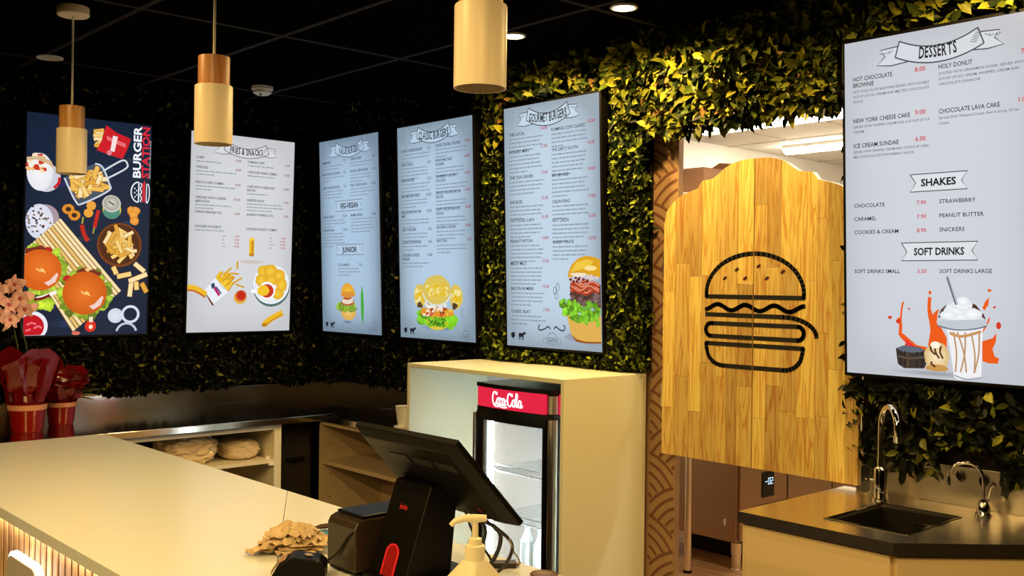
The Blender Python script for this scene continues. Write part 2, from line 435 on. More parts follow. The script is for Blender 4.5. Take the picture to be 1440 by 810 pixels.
INK = (38, 44, 54)
class Canvas:
    """flat picture in metres, origin top-left, x right, y down; layered by 0.01 mm"""
    def __init__(s, W, H, P, seed=1): s.W = W; s.H = H; s.P = P; s.v = []; s.f = []; s.c = []; s.layer = 0; s.r = random.Random(seed)
    def q(s, u, v): return (u * s.W, v * s.H)
    def raw(s, pts, faces, cols, bump=True):
        if bump: s.layer += 1
        d = 0.0006 + s.layer * 0.00001; k = len(s.v)
        s.v += [s.P(x, y, d) for x, y in pts]; s.f += [tuple(i + k for i in f) for f in faces]
        s.c += [lin(*c) for c in (cols if isinstance(cols, list) else [cols] * len(pts))]
    def poly(s, uv, c): 
        pts = [s.q(*p) for p in uv]; s.raw(pts, [tuple(range(len(pts)))], c)
    def ell(s, u, v, rx, ry, c, rot=0, n=28, c2=None, noise=0.0, a0=0, a1=2 * pi):
        x, y = s.q(u, v); pts = [(x, y)]; rx *= s.W; ry *= s.W
        full = abs(a1 - a0 - 2 * pi) < 1e-6
        m = n if full else n + 1
        ph = [s.r.random() * 6.28 for _ in range(4)]
        for i in range(m):
            a = a0 + (a1 - a0) * i / n
            k = 1 + noise * (sin(3 * a + ph[0]) * .5 + sin(7 * a + ph[1]) * .4 + sin(12 * a + ph[2]) * .35 + (s.r.random() - .5) * .6)
            ex, ey = rx * k * cos(a), ry * k * sin(a)
            pts.append((x + ex * cos(rot) - ey * sin(rot), y + ex * sin(rot) + ey * cos(rot)))
        fs = [(0, i + 1, (i + 1) % m + 1) for i in range(m if full else m - 1)]
        s.raw(pts, fs, [c2 or c] + [c] * m)
    def ring(s, u, v, rx, ry, w, c, n=28, a0=0, a1=2 * pi):
        x, y = s.q(u, v)
        pts = [(x + rx * s.W * cos(a0 + (a1 - a0) * i / n), y + ry * s.W * sin(a0 + (a1 - a0) * i / n)) for i in range(n + 1)]
        s.line(pts, w * s.W, c)
    def line(s, pts, w, c):
        vs = []; n = len(pts)
        for i in range(n):
            a = pts[max(i - 1, 0)]; b = pts[min(i + 1, n - 1)]
            dx, dy = b[0] - a[0], b[1] - a[1]; l = sqrt(dx * dx + dy * dy) or 1
            nx, ny = -dy / l * w / 2, dx / l * w / 2
            vs += [(pts[i][0] + nx, pts[i][1] + ny), (pts[i][0] - nx, pts[i][1] - ny)]
        s.raw(vs, [(2 * i, 2 * i + 1, 2 * i + 3, 2 * i + 2) for i in range(n - 1)], c)
    def st(s, uv, w, c, curve=True):
        P = [Vector((*s.q(*p), 0)) for p in uv]
        if curve and len(P) > 2: P = smooth_path(P, 5)
        s.line([(p.x, p.y) for p in P], w * s.W, c)
    def text(s, t, u, v, h, c=INK, al='l', sx=1.0, bold=0.0, rot=0.0, bump=True):
        """v = baseline, h = capital height as a fraction of the screen height"""
        vs, fs, a, b = glyphs(t, bold); k = h * s.H / CAP
        x, y = s.q(u, v); off = {'l': a, 'r': b, 'c': (a + b) / 2}[al]
        pts = []
        for px, py in vs:
            ex, ey = (px - off) * k * sx, -py * k
            pts.append((x + ex * cos(rot) - ey * sin(rot), y + ex * sin(rot) + ey * cos(rot)))
        s.raw(pts, fs, c, bump)
    def greek(s, u, v, n, width, h=0.0065, c=(120, 132, 146), gap=0.0163):
        """small print too fine to read in the photograph: rows of letter-sized marks"""
        pts = []; fs = []
        for i in range(n):
            x = u * s.W; y = (v + i * gap) * s.H
            end = (u + width * (s.r.uniform(.85, 1.0) if i < n - 1 else s.r.uniform(.3, .8))) * s.W
            hh = h * s.H; lw = hh * 0.62
            while x < end:
                for _ in range(s.r.randint(2, 8)):
                    if x > end: break
                    g = hh * s.r.uniform(.75, 1.0); k = len(pts)
                    pts += [(x, y), (x + lw * .72, y), (x + lw * .72, y - g), (x, y - g)]; fs.append((k, k + 1, k + 2, k + 3)); x += lw
                x += lw * .8
        s.raw(pts, fs, c)
    def banner(s, t, u=.52, v=.052, w=.66, h=.075, c=(70, 76, 84), fill=(228, 233, 238), th=.030, tw=.38):
        """ribbon with folded tails, sagging in the middle"""
        L, R = u - w / 2, u + w / 2
        f = lambda a, b: (L + w * a, v - h / 2 + h * b)
        for sg in (0, 1):
            g = (lambda a, b: f(a, b)) if not sg else (lambda a, b: f(1 - a, b * .93))
            tail = [g(.26, .82), g(.12, .88), g(0, .80), g(.07, .50), g(.03, .24), g(.16, .20), g(.19, .22)]
            s.poly(tail, fill); s.st(tail, .006, c, curve=False)
            for i in range(5): s.st([g(.02 + .03 * i, .34 - .01 * i), g(.05 + .012 * i, .42)], .003, c, False)
            s.poly([g(.26, .82), g(.15, .62), g(.17, .58), g(.26, .72)], (110, 116, 122))
        top = [f(.19 + .62 * i / 10, .02 + .38 * (1 - (2 * i / 10 - 1) ** 2)) for i in range(11)]
        bot = [f(.155 + .70 * i / 10, .60 + .40 * (1 - (2 * i / 10 - 1) ** 2)) for i in range(11)]
        s.raw([s.q(*p) for p in top + bot], [(i, i + 1, 12 + i, 11 + i) for i in range(10)], fill)
        s.st(top, .007, c); s.st(bot, .007, c); s.st([top[0], bot[0]], .007, c, False); s.st([top[-1], bot[-1]], .007, c, False)
        for i in range(7):
            s.st([f(.80 - .008 * i, .10 + .06 * i), f(.835 - .006 * i, .20 + .055 * i)], .003, c, False)
        ws = [glyphs(ch, .03)[3] - glyphs(ch, .03)[2] + .10 if ch != ' ' else .30 for ch in t]
        kx = tw * s.W / sum(ws)
        x = u * s.W - sum(ws) * kx / 2; hv = th
        for i, ch in enumerate(t):
            xc = (x + ws[i] * kx / 2) / s.W; tt = (xc - u) / (w / 2)
            if ch != ' ':
                s.text(ch, xc, v + h * (.30 - .30 * tt * tt * 1.2) + s.r.uniform(-.0012, .0012), hv, (28, 32, 40), 'c', kx / (hv * s.H / CAP), .026, rot=-tt * .30)
            x += ws[i] * kx
    def flag(s, t, u, v, w=.30, h=.046, th=.021, c=(80, 86, 92), fill=(222, 226, 231)):
        p = [(u - w / 2, v - h / 2), (u + w / 2, v - h / 2), (u + w / 2 - .03, v), (u + w / 2, v + h / 2), (u - w / 2, v + h / 2), (u - w / 2 + .03, v)]
        s.poly(p, fill); s.st(p + [p[0]], .005, c, False)
        a, b = glyphs(t, .03)[2:]
        s.text(t, u, v + th / 2, th, (22, 25, 32), 'c', min(1.0, .66 * w * s.W / ((b - a) * th * s.H / CAP)), .03)
    def item(s, u, v, name, price=None, pu=None, lines=0, width=.36, h=.0105, pc=(176, 40, 62), hc=INK, sx=1.0, dy=0.0, bold=.010, wid=None):
        if wid:
            a_, b_ = glyphs(name.split('\n')[0], bold)[2:]; sx = wid * s.W / ((b_ - a_) * h * s.H / CAP)
        for i, n in enumerate(name.split('\n')):
            s.text(n, u, v + i * .0185, h, hc, 'l', sx, bold)
        k = name.count('\n')
        if price: s.text(price, pu, v + dy, h, pc, 'r', 1.0, bold)
        if lines: s.greek(u, v + .0165 + k * .0185, lines, width)
    def farm_icons(s, u=.08, v=.95):
        c = (26, 30, 40)
        s.ell(u, v, .022, .022, c); s.poly([(u - .025, v - .012), (u - .012, v - .004), (u - .02, v + .006)], c)
        s.poly([(u + .012, v - .012), (u + .022, v - .016), (u + .02, v - .002)], c); s.st([(u, v + .01), (u, v + .02)], .004, c, False)
        u += .10
        s.poly([(u - .035, v - .010), (u + .02, v - .010), (u + .02, v + .006), (u - .035, v + .006)], c)
        s.poly([(u + .015, v - .016), (u + .045, v - .014), (u + .04, v - .004), (u + .018, v - .003)], c)
        for d in (-.03, -.018, .006, .016): s.st([(u + d, v), (u + d, v + .018)], .007, c, False)
    def mini_logo(s, u, v, r=.045, c=(96, 108, 122)):
        s.ring(u, v, r, r * .8, .004, c, a0=pi, a1=2 * pi); s.st([(u - r, v), (u + r, v)], .004, c, False)
        s.st([(u - r, v + .006), (u - r * .3, v + .010), (u + r * .3, v + .006), (u + r, v + .010)], .006, c)
        s.st([(u - r, v + .015), (u + r, v + .015), (u + r * .7, v + .024), (u - r * .7, v + .024), (u - r, v + .015)], .004, c, False)
        for k in (-1, 1): s.ring(u + k * r * 1.5, v + .012, r * .4, r * .4, .003, c, n=14)
    def build(s, name, parent):
        me = bpy.data.meshes.new(name); o = world_org(parent)
        me.from_pydata([(p[0] - o.x, p[1] - o.y, p[2] - o.z) for p in s.v], [], s.f)
        ca = me.color_attributes.new('Col', 'FLOAT_COLOR', 'POINT')
        ca.data.foreach_set('color', np.array([(*c, 1.0) for c in s.c], dtype=np.float32).ravel())
        me.materials.append(M['screen'])
        ob = bpy.data.objects.new(name, me); col.objects.link(ob); ob.parent = parent; ORG[ob.name] = o
        return ob

def make_screen(label, wall, a, W, top, bot, bg, draw, seed, thick=0.055, corner=None):
    """a = left edge along the wall as seen; top/bot = distance of the screen face at its upper and lower edge"""
    H = 1.105; z1 = EYE + 0.8235; z0 = z1 - 1.105
    tl = math.atan2(bot - top, H)
    if wall == 'R':
        P = lambda x, y, d: (top + (bot - top) * y / H - d, a - x, z1 - y * cos(tl))
    else:
        P = lambda x, y, d: (a + x, top + (bot - top) * y / H - d, z1 - y * cos(tl))
    base = P(W / 2, H, -thick)
    t = thing('menu_screen', base, label, 'screen', 'wall-mounted menu screens')
    bz = 0.011
    mb = MB()
    vs = [P(-bz, -bz, 0), P(W + bz, -bz, 0), P(W + bz, H + bz, 0), P(-bz, H + bz, 0)]
    vb = [P(-bz, -bz, -thick), P(W + bz, -bz, -thick), P(W + bz, H + bz, -thick), P(-bz, H + bz, -thick)]
    mb.add(vs + vb, [(0, 1, 2, 3), (7, 6, 5, 4), (0, 4, 5, 1), (1, 5, 6, 2), (2, 6, 7, 3), (3, 7, 4, 0)])
    mb.build('housing', M['black_plastic'], t, bevel=0.003)
    mb = MB()
    wallpos = (XW if wall == 'R' else YW) - 0.0130
    ctr = P(W / 2, H / 2, -thick)
    if wall == 'R': mb.box(ctr[0] - .002, wallpos, ctr[1] - .15, ctr[1] + .15, ctr[2] - .2, ctr[2] + .2)
    else: mb.box(ctr[0] - .15, ctr[0] + .15, ctr[1] - .002, wallpos, ctr[2] - .2, ctr[2] + .2)
    mb.build('wall_bracket', M['black_plastic'], t)
    # display panel: backlit panel, a little darker towards its edges as such panels are
    c = Canvas(W, H, P, seed)
    n, m = 10, 16; pts = []; cols = []; fs = []
    for j in range(m + 1):
        for i in range(n + 1):
            pts.append((W * i / n, H * j / m))
            cols.append(bg(i / n, j / m))
    for j in range(m):
        for i in range(n):
            k = j * (n + 1) + i; fs.append((k, k + 1, k + n + 2, k + n + 1))
    c.raw(pts, fs, cols)
    draw(c)
    c.build('display', t)
    return t

def flat_bg(c, edge=0.12, tint=None):
    def f(u, v):
        e = min(1, abs(2 * u - 1) ** 4 + abs(2 * v - 1) ** 6)
        return tuple(x * (1 - edge * e) for x in c)
    return f

RED = (190, 30, 50)
# --- burger side view pieces shared by several pictures
def lettuce(c, u, v, rx, ry, n, base=(120, 190, 30), seed=0):
    r = random.Random(seed)
    for i in range(n):
        g = r.uniform(.75, 1.2)
        c.ell(u + r.uniform(-rx, rx), v + r.uniform(-ry, ry), r.uniform(.03, .06), r.uniform(.025, .045),
              tuple(min(255, x * g) for x in base), noise=.25, n=16, c2=tuple(min(255, x * g * 1.15) for x in base))

def draw_desserts(c):
    c.banner('DESSERTS', .52, .058, .66, .078, fill=(214, 218, 225), tw=.205, th=.032)
    k = dict(h=.0125, pc=(206, 20, 50), hc=(34, 36, 40), bold=.012)
    c.item(.05, .118, 'HOT CHOCOLATE\nBROWNIE', '8.00', .455, 0, dy=-.002, wid=.225, **k)
    c.item(.05, .243, 'NEW YORK CHEESE CAKE', '9.00', .455, 0, dy=-.004, wid=.322, **k)
    c.item(.05, .318, 'ICE CREAM SUNDAE', '6.00', .455, 0, dy=-.003, wid=.258, **k)
    c.item(.525, .118, 'HOLY DONUT', '7.00', .985, 0, dy=-.008, wid=.172, **k)
    c.item(.525, .244, 'CHOCOLATE LAVA CAKE', '11.00', .985, 0, dy=-.006, wid=.305, **k)
    s = dict(h=.0072, c=(96, 98, 104), sx=.95)
    for u, v, tx in ((.05, .153, 'HOT CHOCOLATE BROWNIE SERVED WITH DOUBLE'), (.05, .168, 'SCOOP OF ICE-CREAM AND MELTED CHOCOLATE'), (.05, .183, 'SAUCE'),
                     (.05, .259, 'SERVED WITH WHIPPED CREAM AND A SCOOP OF ICE'), (.05, .274, 'CREAM'),
                     (.05, .334, 'SERVED WITH WHIPPED CREAM AND CHOICE OF CARA-'), (.05, .349, 'MEL/CHOCOLATE/STRAWBERRY SAUCE'),
                     (.525, .135, 'DUSTED WITH CINNAMON SUGAR, SERVED WITH A'), (.525, .150, 'SCOOP OF ICE CREAM, WHIPPED CREAM AND'), (.525, .165, 'CHOCOLATE GANACHE'),
                     (.525, .260, 'Served With Whipped Cream And A Scoop Of Ice'), (.525, .275, 'Cream')):
        a, b = glyphs(tx)[2:]; wmax = .425 if u < .3 else .44
        sx = min(1.0, wmax * c.W / ((b - a) * .0072 * c.H / CAP))
        c.text(tx, u, v, .0072, (92, 94, 100), 'l', sx, .006)
    c.flag('SHAKES', .52, .436, .30, .050, .020)
    k2 = dict(k); 
    for v, a, p, b, q_ in ((.498, 'CHOCOLATE', '7.90', 'STRAWBERRY', '7.90'), (.538, 'CARAMEL', '7.90', 'PEANUT BUTTER', '8.90'), (.578, 'COOKIES & CREAM', '8.90', 'SNICKERS', '8.90')):
        c.item(.05, v, a, p, .455, 0, h=.0112, pc=(206, 20, 50), hc=(34, 36, 40)); c.item(.525, v, b, q_, .99, 0, h=.0112, pc=(206, 20, 50), hc=(34, 36, 40))
    c.flag('SOFT DRINKS', .52, .634, .40, .052, .020)
    c.item(.05, .696, 'SOFT DRINKS SMALL', '3.50', .455, 0, h=.0112, pc=(206, 20, 50), hc=(34, 36, 40), sx=.95)
    c.item(.525, .696, 'SOFT DRINKS LARGE', '4.50', .99, 0, h=.0112, pc=(206, 20, 50), hc=(34, 36, 40), sx=.95)
    # soft shadow and orange splashes
    c.ell(.50, .985, .30, .02, (196, 200, 208), c2=(150, 152, 160))
    O1, O2 = (236, 92, 28), (214, 60, 34)
    c.poly([(.30, .868), (.33, .875), (.40, .905), (.46, .91), (.475, .86), (.463, .815), (.478, .80), (.50, .835), (.53, .85), (.56, .88), (.56, .94), (.48, .955), (.42, .945), (.35, .905), (.31, .885)], O1)
    c.poly([(.33, .885), (.40, .915), (.47, .925), (.50, .95), (.44, .955), (.37, .92)], (232, 40, 60))
    c.st([(.31, .88), (.312, .845), (.30, .828)], .018, O1); c.st([(.312, .85), (.318, .805), (.328, .78)], .010, O1)
    c.st([(.475, .83), (.468, .80), (.472, .765)], .018, O1); c.ell(.473, .752, .008, .010, O1)
    c.st([(.488, .86), (.50, .82), (.53, .805)], .030, O1)
    for u, v, r in ((.253, .827, .011), (.345, .905, .010), (.30, .838, .014), (.36, .80, .006)): c.ell(u, v, r, r * .8, O2)
    c.poly([(.74, .885), (.79, .875), (.81, .86), (.806, .885), (.79, .905), (.80, .925), (.822, .93), (.815, .945), (.77, .945), (.74, .94)], O1)
    c.poly([(.735, .80), (.755, .775), (.775, .762), (.77, .785), (.75, .80)], O1); c.ell(.776, .744, .010, .007, O1); c.ell(.82, .84, .012, .018, O2); c.ell(.80, .79, .006, .006, O2)
    c.st([(.74, .86), (.765, .835), (.775, .82)], .008, O1)
    # chocolate brownie
    c.poly([(.285, .918), (.33, .908), (.41, .910), (.452, .920), (.455, .955), (.44, .972), (.33, .975), (.295, .962)], (58, 50, 48))
    c.poly([(.29, .918), (.33, .909), (.41, .911), (.448, .920), (.40, .928), (.33, .928)], (96, 104, 122))
    for u in (.31, .335, .40, .43): c.st([(u, .925), (u + .004, .95), (u - .002, .968)], .010, (40, 36, 36))
    c.st([(.30, .94), (.36, .945), (.45, .938)], .010, (92, 80, 66)); c.st([(.35, .93), (.352, .972)], .014, (80, 66, 52))
    # ice cream ball
    c.ell(.508, .935, .066, .074, (220, 184, 120), c2=(252, 236, 196), noise=.05); c.ell(.508, .968, .06, .018, (200, 150, 80), noise=.1)
    for a in ((.475, .905, .50, .93), (.50, .90, .52, .94), (.53, .905, .54, .94), (.48, .95, .50, .965)):
        c.st([(a[0], a[1]), ((a[0] + a[2]) / 2 - .01, (a[1] + a[3]) / 2), (a[2], a[3])], .010, (92, 44, 20))
    c.ell(.50, .902, .025, .018, (255, 246, 226))
    # milkshake cup
    c.poly([(.557, .845), (.745, .838), (.738, .90), (.735, .985), (.70, .993), (.62, .997), (.597, .990), (.58, .92)], (240, 240, 243))
    for u0, u1 in ((.595, .605), (.615, .66), (.655, .63), (.685, .70), (.725, .70)):
        c.st([(u0, .862), ((u0 + u1) / 2 + .01, .92), (u1, .975)], .008, (190, 146, 104))
    c.st([(.575, .866), (.64, .874), (.735, .858)], .014, (202, 150, 96)); c.st([(.60, .985), (.66, .994), (.735, .986)], .008, (168, 172, 180))
    c.ell(.636, .826, .125, .115, (206, 212, 220), c2=(236, 240, 244), a0=pi, a1=2 * pi)
    c.poly([(.66, .772), (.71, .785), (.75, .812), (.758, .826), (.70, .80)], (82, 48, 36)); c.poly([(.515, .824), (.53, .80), (.56, .785), (.545, .82)], (92, 78, 76))
    for u, v, rx, ry in ((.63, .815, .09, .03), (.62, .80, .075, .03), (.64, .787, .055, .03), (.645, .776, .035, .025), (.69, .81, .05, .03), (.57, .815, .045, .025)):
        c.ell(u, v, rx, ry, (226, 230, 236), c2=(255, 255, 255), noise=.08)
    c.poly([(.508, .832), (.76, .824), (.765, .842), (.70, .850), (.60, .855), (.515, .848)], (196, 202, 210)); c.st([(.512, .846), (.60, .856), (.70, .852), (.764, .842)], .007, (110, 118, 130))
    c.line([c.q(.566, .706), c.q(.612, .785)], .016 * c.W, (110, 112, 120)); c.line([c.q(.571, .706), c.q(.616, .785)], .006 * c.W, (196, 200, 208))

def draw_gourmet(c):
    c.banner('GOURMET BURGERS', .48, .054, .66, .084, fill=(196, 215, 232), tw=.41, th=.033)
    left = [(.120, 'THE LOCAL', '14.00', 4), (.193, 'HUNGRY MAN', '17.00', 5), (.300, 'THE TAXI DRIVER', '17.00', 4), (.403, 'SHE BOSS', '15.00', 4),
            (.480, 'TATTOOED LADY', '15.00', 4), (.566, 'PEANUT PISTON', '14.00', 5), (.660, 'MESSY MELT', '15.00', 5), (.764, 'BACON BOMBER', '15.00', 4), (.860, 'CLASSIC BLAT', '17.00', 3)]
    right = [(.122, 'FLAMING COW CLASSIC', '15.00', 4), (.204, 'THE DIRTY SOUTH', '16.00', 6), (.306, 'BIG BEN-KIE', '18.00', 5), (.412, 'CAJUN KING', '17.00', 4), (.488, 'HOT CHICK', '16.00', 5), (.575, 'ANGRY PIRATE', '15.00', 4)]
    for v, n, p, l in left: c.item(.055, v, n, p, .475, l, .38, h=.0125, dy=-.010, bold=.012, hc=(22, 30, 40))
    for v, n, p, l in right: c.item(.52, v, n, p, .955, l, .37, h=.0125, dy=-.012, sx=.95, bold=.012, hc=(22, 30, 40))
    c.farm_icons(.07, .955); c.mini_logo(.50, .958, .05)
    for p in ([(.37, .905), (.355, .918), (.37, .928), (.42, .922), (.46, .912), (.48, .922)], [(.52, .922), (.54, .911), (.58, .922), (.62, .925), (.635, .912), (.62, .902)]): c.st(p, .010, (40, 54, 70))
    for u, v, a in ((.535, .765, .6), (.565, .75, 1.2), (.55, .785, .2)): c.ring(u, v, .016, .028, .005, (90, 110, 130), n=12)
    # tall burger, cut by the right edge of the screen
    def cl(p): return [(min(u, .995), v) for u, v in p]
    c.poly(cl([(.62, .95), (.70, .965), (.85, .975), (.995, .972), (.995, .955), (.70, .93)]), (150, 160, 176))
    c.poly(cl([(.655, .86), (.68, .905), (.70, .943), (.76, .962), (.85, .968), (.995, .965), (.995, .86)]), (224, 176, 84))
    c.poly(cl([(.695, .938), (.76, .957), (.85, .963), (.995, .960), (.995, .967), (.85, .970), (.75, .966)]), (150, 84, 24))
    c.poly(cl([(.69, .745), (.73, .735), (.995, .74), (.995, .83), (.70, .82)]), (92, 56, 44))
    r = random.Random(5)
    for i in range(60): 
        u = r.uniform(.70, .985); v = r.uniform(.775, .815); g = r.uniform(.6, 1.5)
        c.ell(u, v, .016, .012, (96 * g, 76 * g, 74 * g), noise=.2, n=10)
    for v, a in ((.735, 0), (.75, 1.5), (.765, 3), (.742, 4), (.758, 5)):
        p = [(.70 + i * .04, v + .010 * sin(i * 1.3 + a)) for i in range(8)]
        c.st([(min(u, .985), w_) for u, w_ in p], .030, (174, 62, 40)); c.st([(min(u, .985), w_ - .004) for u, w_ in p], .009, (236, 150, 120))
    for i in range(14): c.ell(r.uniform(.70, .975), r.uniform(.700, .725), .022, .014, (206, 186, 190), noise=.25, n=12, c2=(240, 226, 226))
    for i in range(8): c.ell(r.uniform(.70, .975), r.uniform(.712, .73), .016, .010, (120, 40, 40), noise=.25, n=10)
    for i in range(70):
        u = r.uniform(.60, .975); v = .835 + r.uniform(-.03, .035) + (u - .6) * .05; g = r.uniform(.62, 1.15)
        if u < .68 and v > .86: continue
        c.ell(u, v, r.uniform(.018, .035), r.uniform(.015, .035), (118 * g, 196 * g, 40 * g), noise=.35, n=12, c2=(156 * g, 224 * g, 66 * g))
    c.poly(cl([(.672, .712), (.68, .69), (.714, .660), (.78, .636), (.857, .626), (.94, .632), (.995, .642), (.995, .712), (.90, .700), (.78, .704)]), (222, 164, 34))
    c.poly(cl([(.70, .690), (.76, .652), (.86, .640), (.93, .648), (.90, .668), (.80, .680)]), (240, 200, 70)); c.ell(.90, .675, .06, .018, (252, 226, 150)); c.ell(.78, .70, .08, .014, (240, 226, 200), noise=.2)

def draw_classic(c):
    c.banner('CLASSIC BURGERS', .50, .052, .66, .084, fill=(180, 205, 226), tw=.41, th=.033)
    left = [(.120, 'CLASSIC CHEESE BURGER', '11.5', 3), (.185, 'OINK CLASSIC', '12.5', 4), (.260, 'SRIRACHA BEEF', '12.5', 4), (.335, 'BBQ BEEF AND HASH', '13.50', 3), (.410, 'BBQ BEEF MUSHROOM\nMELT', '13.50', 3),
            (.494, 'NEW YORK BEEF', '14.5', 3), (.553, 'CLASSIC DOUBLE BEEF', '14.5', 2), (.614, 'CHICKEN & CHEESE\nBURGER', '13.00', 2)]
    right = [(.116, 'CLASSIC DOUBLE CHICKEN', '17.00', 3), (.184, 'HONEY MUSTARD\nCHICKEN', '14.00', 3), (.258, 'CRANBERRY CHICKEN\nAVOCADO', '16.00', 3), (.332, 'GRILLED CHICKEN BACON\nDELUXE', '16.00', 3),
             (.408, 'CRISPY CHICKEN BACON\nDELUXE', '16.00', 3), (.490, 'HAWAIIAN CHICKEN', '16.00', 3), (.553, 'FISH IT FISH', '13.5', 3)]
    for v, n, p, l in left: c.item(.05, v, n, p, .46, l, .40, h=.0125, sx=.80, bold=.012, hc=(22, 30, 40), pc=(80, 60, 80))
    for v, n, p, l in right: c.item(.525, v, n, p, .965, l, .42, h=.0125, sx=.80, dy=-.004, bold=.012, hc=(22, 30, 40), pc=(150, 40, 60))
    c.ell(.52, .945, .24, .03, (150, 172, 196), c2=(84, 106, 130))
    def bun(u, v, rx, ry):
        c.ell(u, v, rx, ry, (214, 190, 96), noise=.03, c2=(232, 200, 60)); r = random.Random(int(u * 100))
        for i in range(14): c.ell(u + r.uniform(-.7, .7) * rx, v + r.uniform(-.5, .45) * ry * c.W / c.H, .02, .015, (240, 226, 150), noise=.3, n=10)
        for i in range(10): c.ell(u + r.uniform(-.6, .6) * rx, v + r.uniform(-.4, .4) * ry * c.W / c.H, .02, .014, (226, 186, 30), noise=.3, n=10)
    bun(.285, .80, .085, .10); bun(.765, .80, .085, .10)
    lettuce(c, .51, .905, .23, .022, 60, (110, 178, 36), 3)
    c.ell(.51, .925, .15, .055, (176, 200, 40), n=20, noise=.06); c.ell(.51, .948, .09, .012, (224, 196, 70))
    for i in range(60):
        r = c.r; g = r.uniform(.5, 1.25); c.ell(.51 + r.uniform(-.11, .11), .917 + r.uniform(-.018, .018), .014, .012, (96 * g, 178 * g, 40 * g), n=9, noise=.3)
    c.poly([(.30, .86), (.40, .85), (.60, .85), (.73, .86), (.74, .885), (.60, .895), (.42, .895), (.29, .885)], (226, 150, 44))
    for i in range(34):
        r = c.r; k = r.choice([(196, 84, 48), (236, 190, 70), (240, 226, 200), (150, 62, 36), (228, 150, 40)]); c.ell(.51 + r.uniform(-.2, .2), .872 + r.uniform(-.016, .016), .024, .012, k, rot=r.uniform(-.6, .6), n=10, noise=.2)
    for u in (.285, .75): c.ell(u, .843, .035, .028, (86, 60, 30), noise=.25, n=14)
    c.poly([(.38, .825), (.45, .815), (.60, .815), (.65, .826), (.60, .845), (.45, .85), (.40, .845)], (92, 62, 26))
    for i in range(24): r = c.r; c.ell(.51 + r.uniform(-.11, .11), .833 + r.uniform(-.010, .010), .018, .010, r.choice([(70, 44, 18), (150, 110, 50), (196, 150, 60)]), n=8, noise=.3)
    c.poly([(.33, .80), (.68, .80), (.66, .85), (.62, .83), (.55, .855), (.48, .845), (.42, .855), (.36, .83)], (226, 226, 216)) if False else None
    for p in ([(.36, .83), (.40, .85), (.46, .845), (.50, .86)], [(.54, .85), (.60, .835), (.64, .845)]): c.st(p, .03, (232, 232, 226))
    bun(.515, .772, .19, .125)
    c.ring(.515, .772, .19, .125, .018, (216, 220, 206), a0=.2, a1=pi - .2)
    c.farm_icons(.08, .965); c.mini_logo(.89, .968, .04)
    for u, v in ((.845, .86), (.835, .878), (.85, .89)): c.ring(u, v, .010, .016, .004, (120, 142, 164), n=10)

def draw_value(c):
    c.banner('VALUE BURGERS', .52, .058, .70, .084, fill=(168, 195, 220), tw=.36, th=.033)
    for u, v, n, p, l in ((.05, .120, 'HAMBURGER', '7.5', 2), (.05, .180, 'BACON AND EGG BURGER', '9.5', 2), (.05, .252, 'CRISPY CHICKEN BURGER', '9.5', 3),
                          (.535, .118, 'CHEESE BURGER', '8.5', 2), (.535, .180, 'DOUBLE CHEESE BURGER', '11.5', 3), (.535, .252, 'TRIPLE CHEESE BURGER', '13.50', 3),
                          (.05, .404, 'VEGGIE DELIGHT', '12.50', 3), (.535, .404, 'MUMBAI INDIAN', '14.00', 5), (.05, .474, 'CHICKEN NINJA', '13.00', 5), (.30, .656, 'LITTLE HAMSTER', '7.50', 3)):
        c.item(u, v, n, p, u + (.41 if v < .6 else .40), l, .40, h=.0122, sx=.78, bold=.012, hc=(24, 40, 58), pc=(70, 60, 90))
    c.flag('VEG-VEGAN', .50, .346, .46, .052, .026, fill=(172, 198, 222)); c.flag('JUNIOR', .50, .572, .46, .052, .026, fill=(172, 198, 222))
    c.ell(.44, .945, .10, .016, (140, 164, 190), c2=(70, 92, 112))
    c.ell(.46, .895, .125, .075, (214, 164, 70), noise=.03, c2=(236, 198, 110))
    lettuce(c, .43, .868, .14, .008, 26, (138, 180, 36), 9)
    c.ell(.45, .838, .11, .045, (176, 84, 40), noise=.12); c.st([(.36, .834), (.44, .842), (.54, .832)], .04, (228, 214, 190))
    c.ell(.46, .80, .12, .10, (222, 158, 34), noise=.03, c2=(244, 196, 60), a0=pi, a1=2 * pi, rot=.15); c.ell(.455, .803, .12, .03, (212, 140, 40))
    c.poly([(.695, .752), (.718, .80), (.724, .86), (.715, .92), (.70, .955), (.682, .92), (.672, .86), (.676, .80)], (60, 168, 44)); c.st([(.697, .76), (.698, .95)], .006, (40, 130, 34), False)
    c.farm_icons(.08, .962); c.mini_logo(.88, .962, .05)

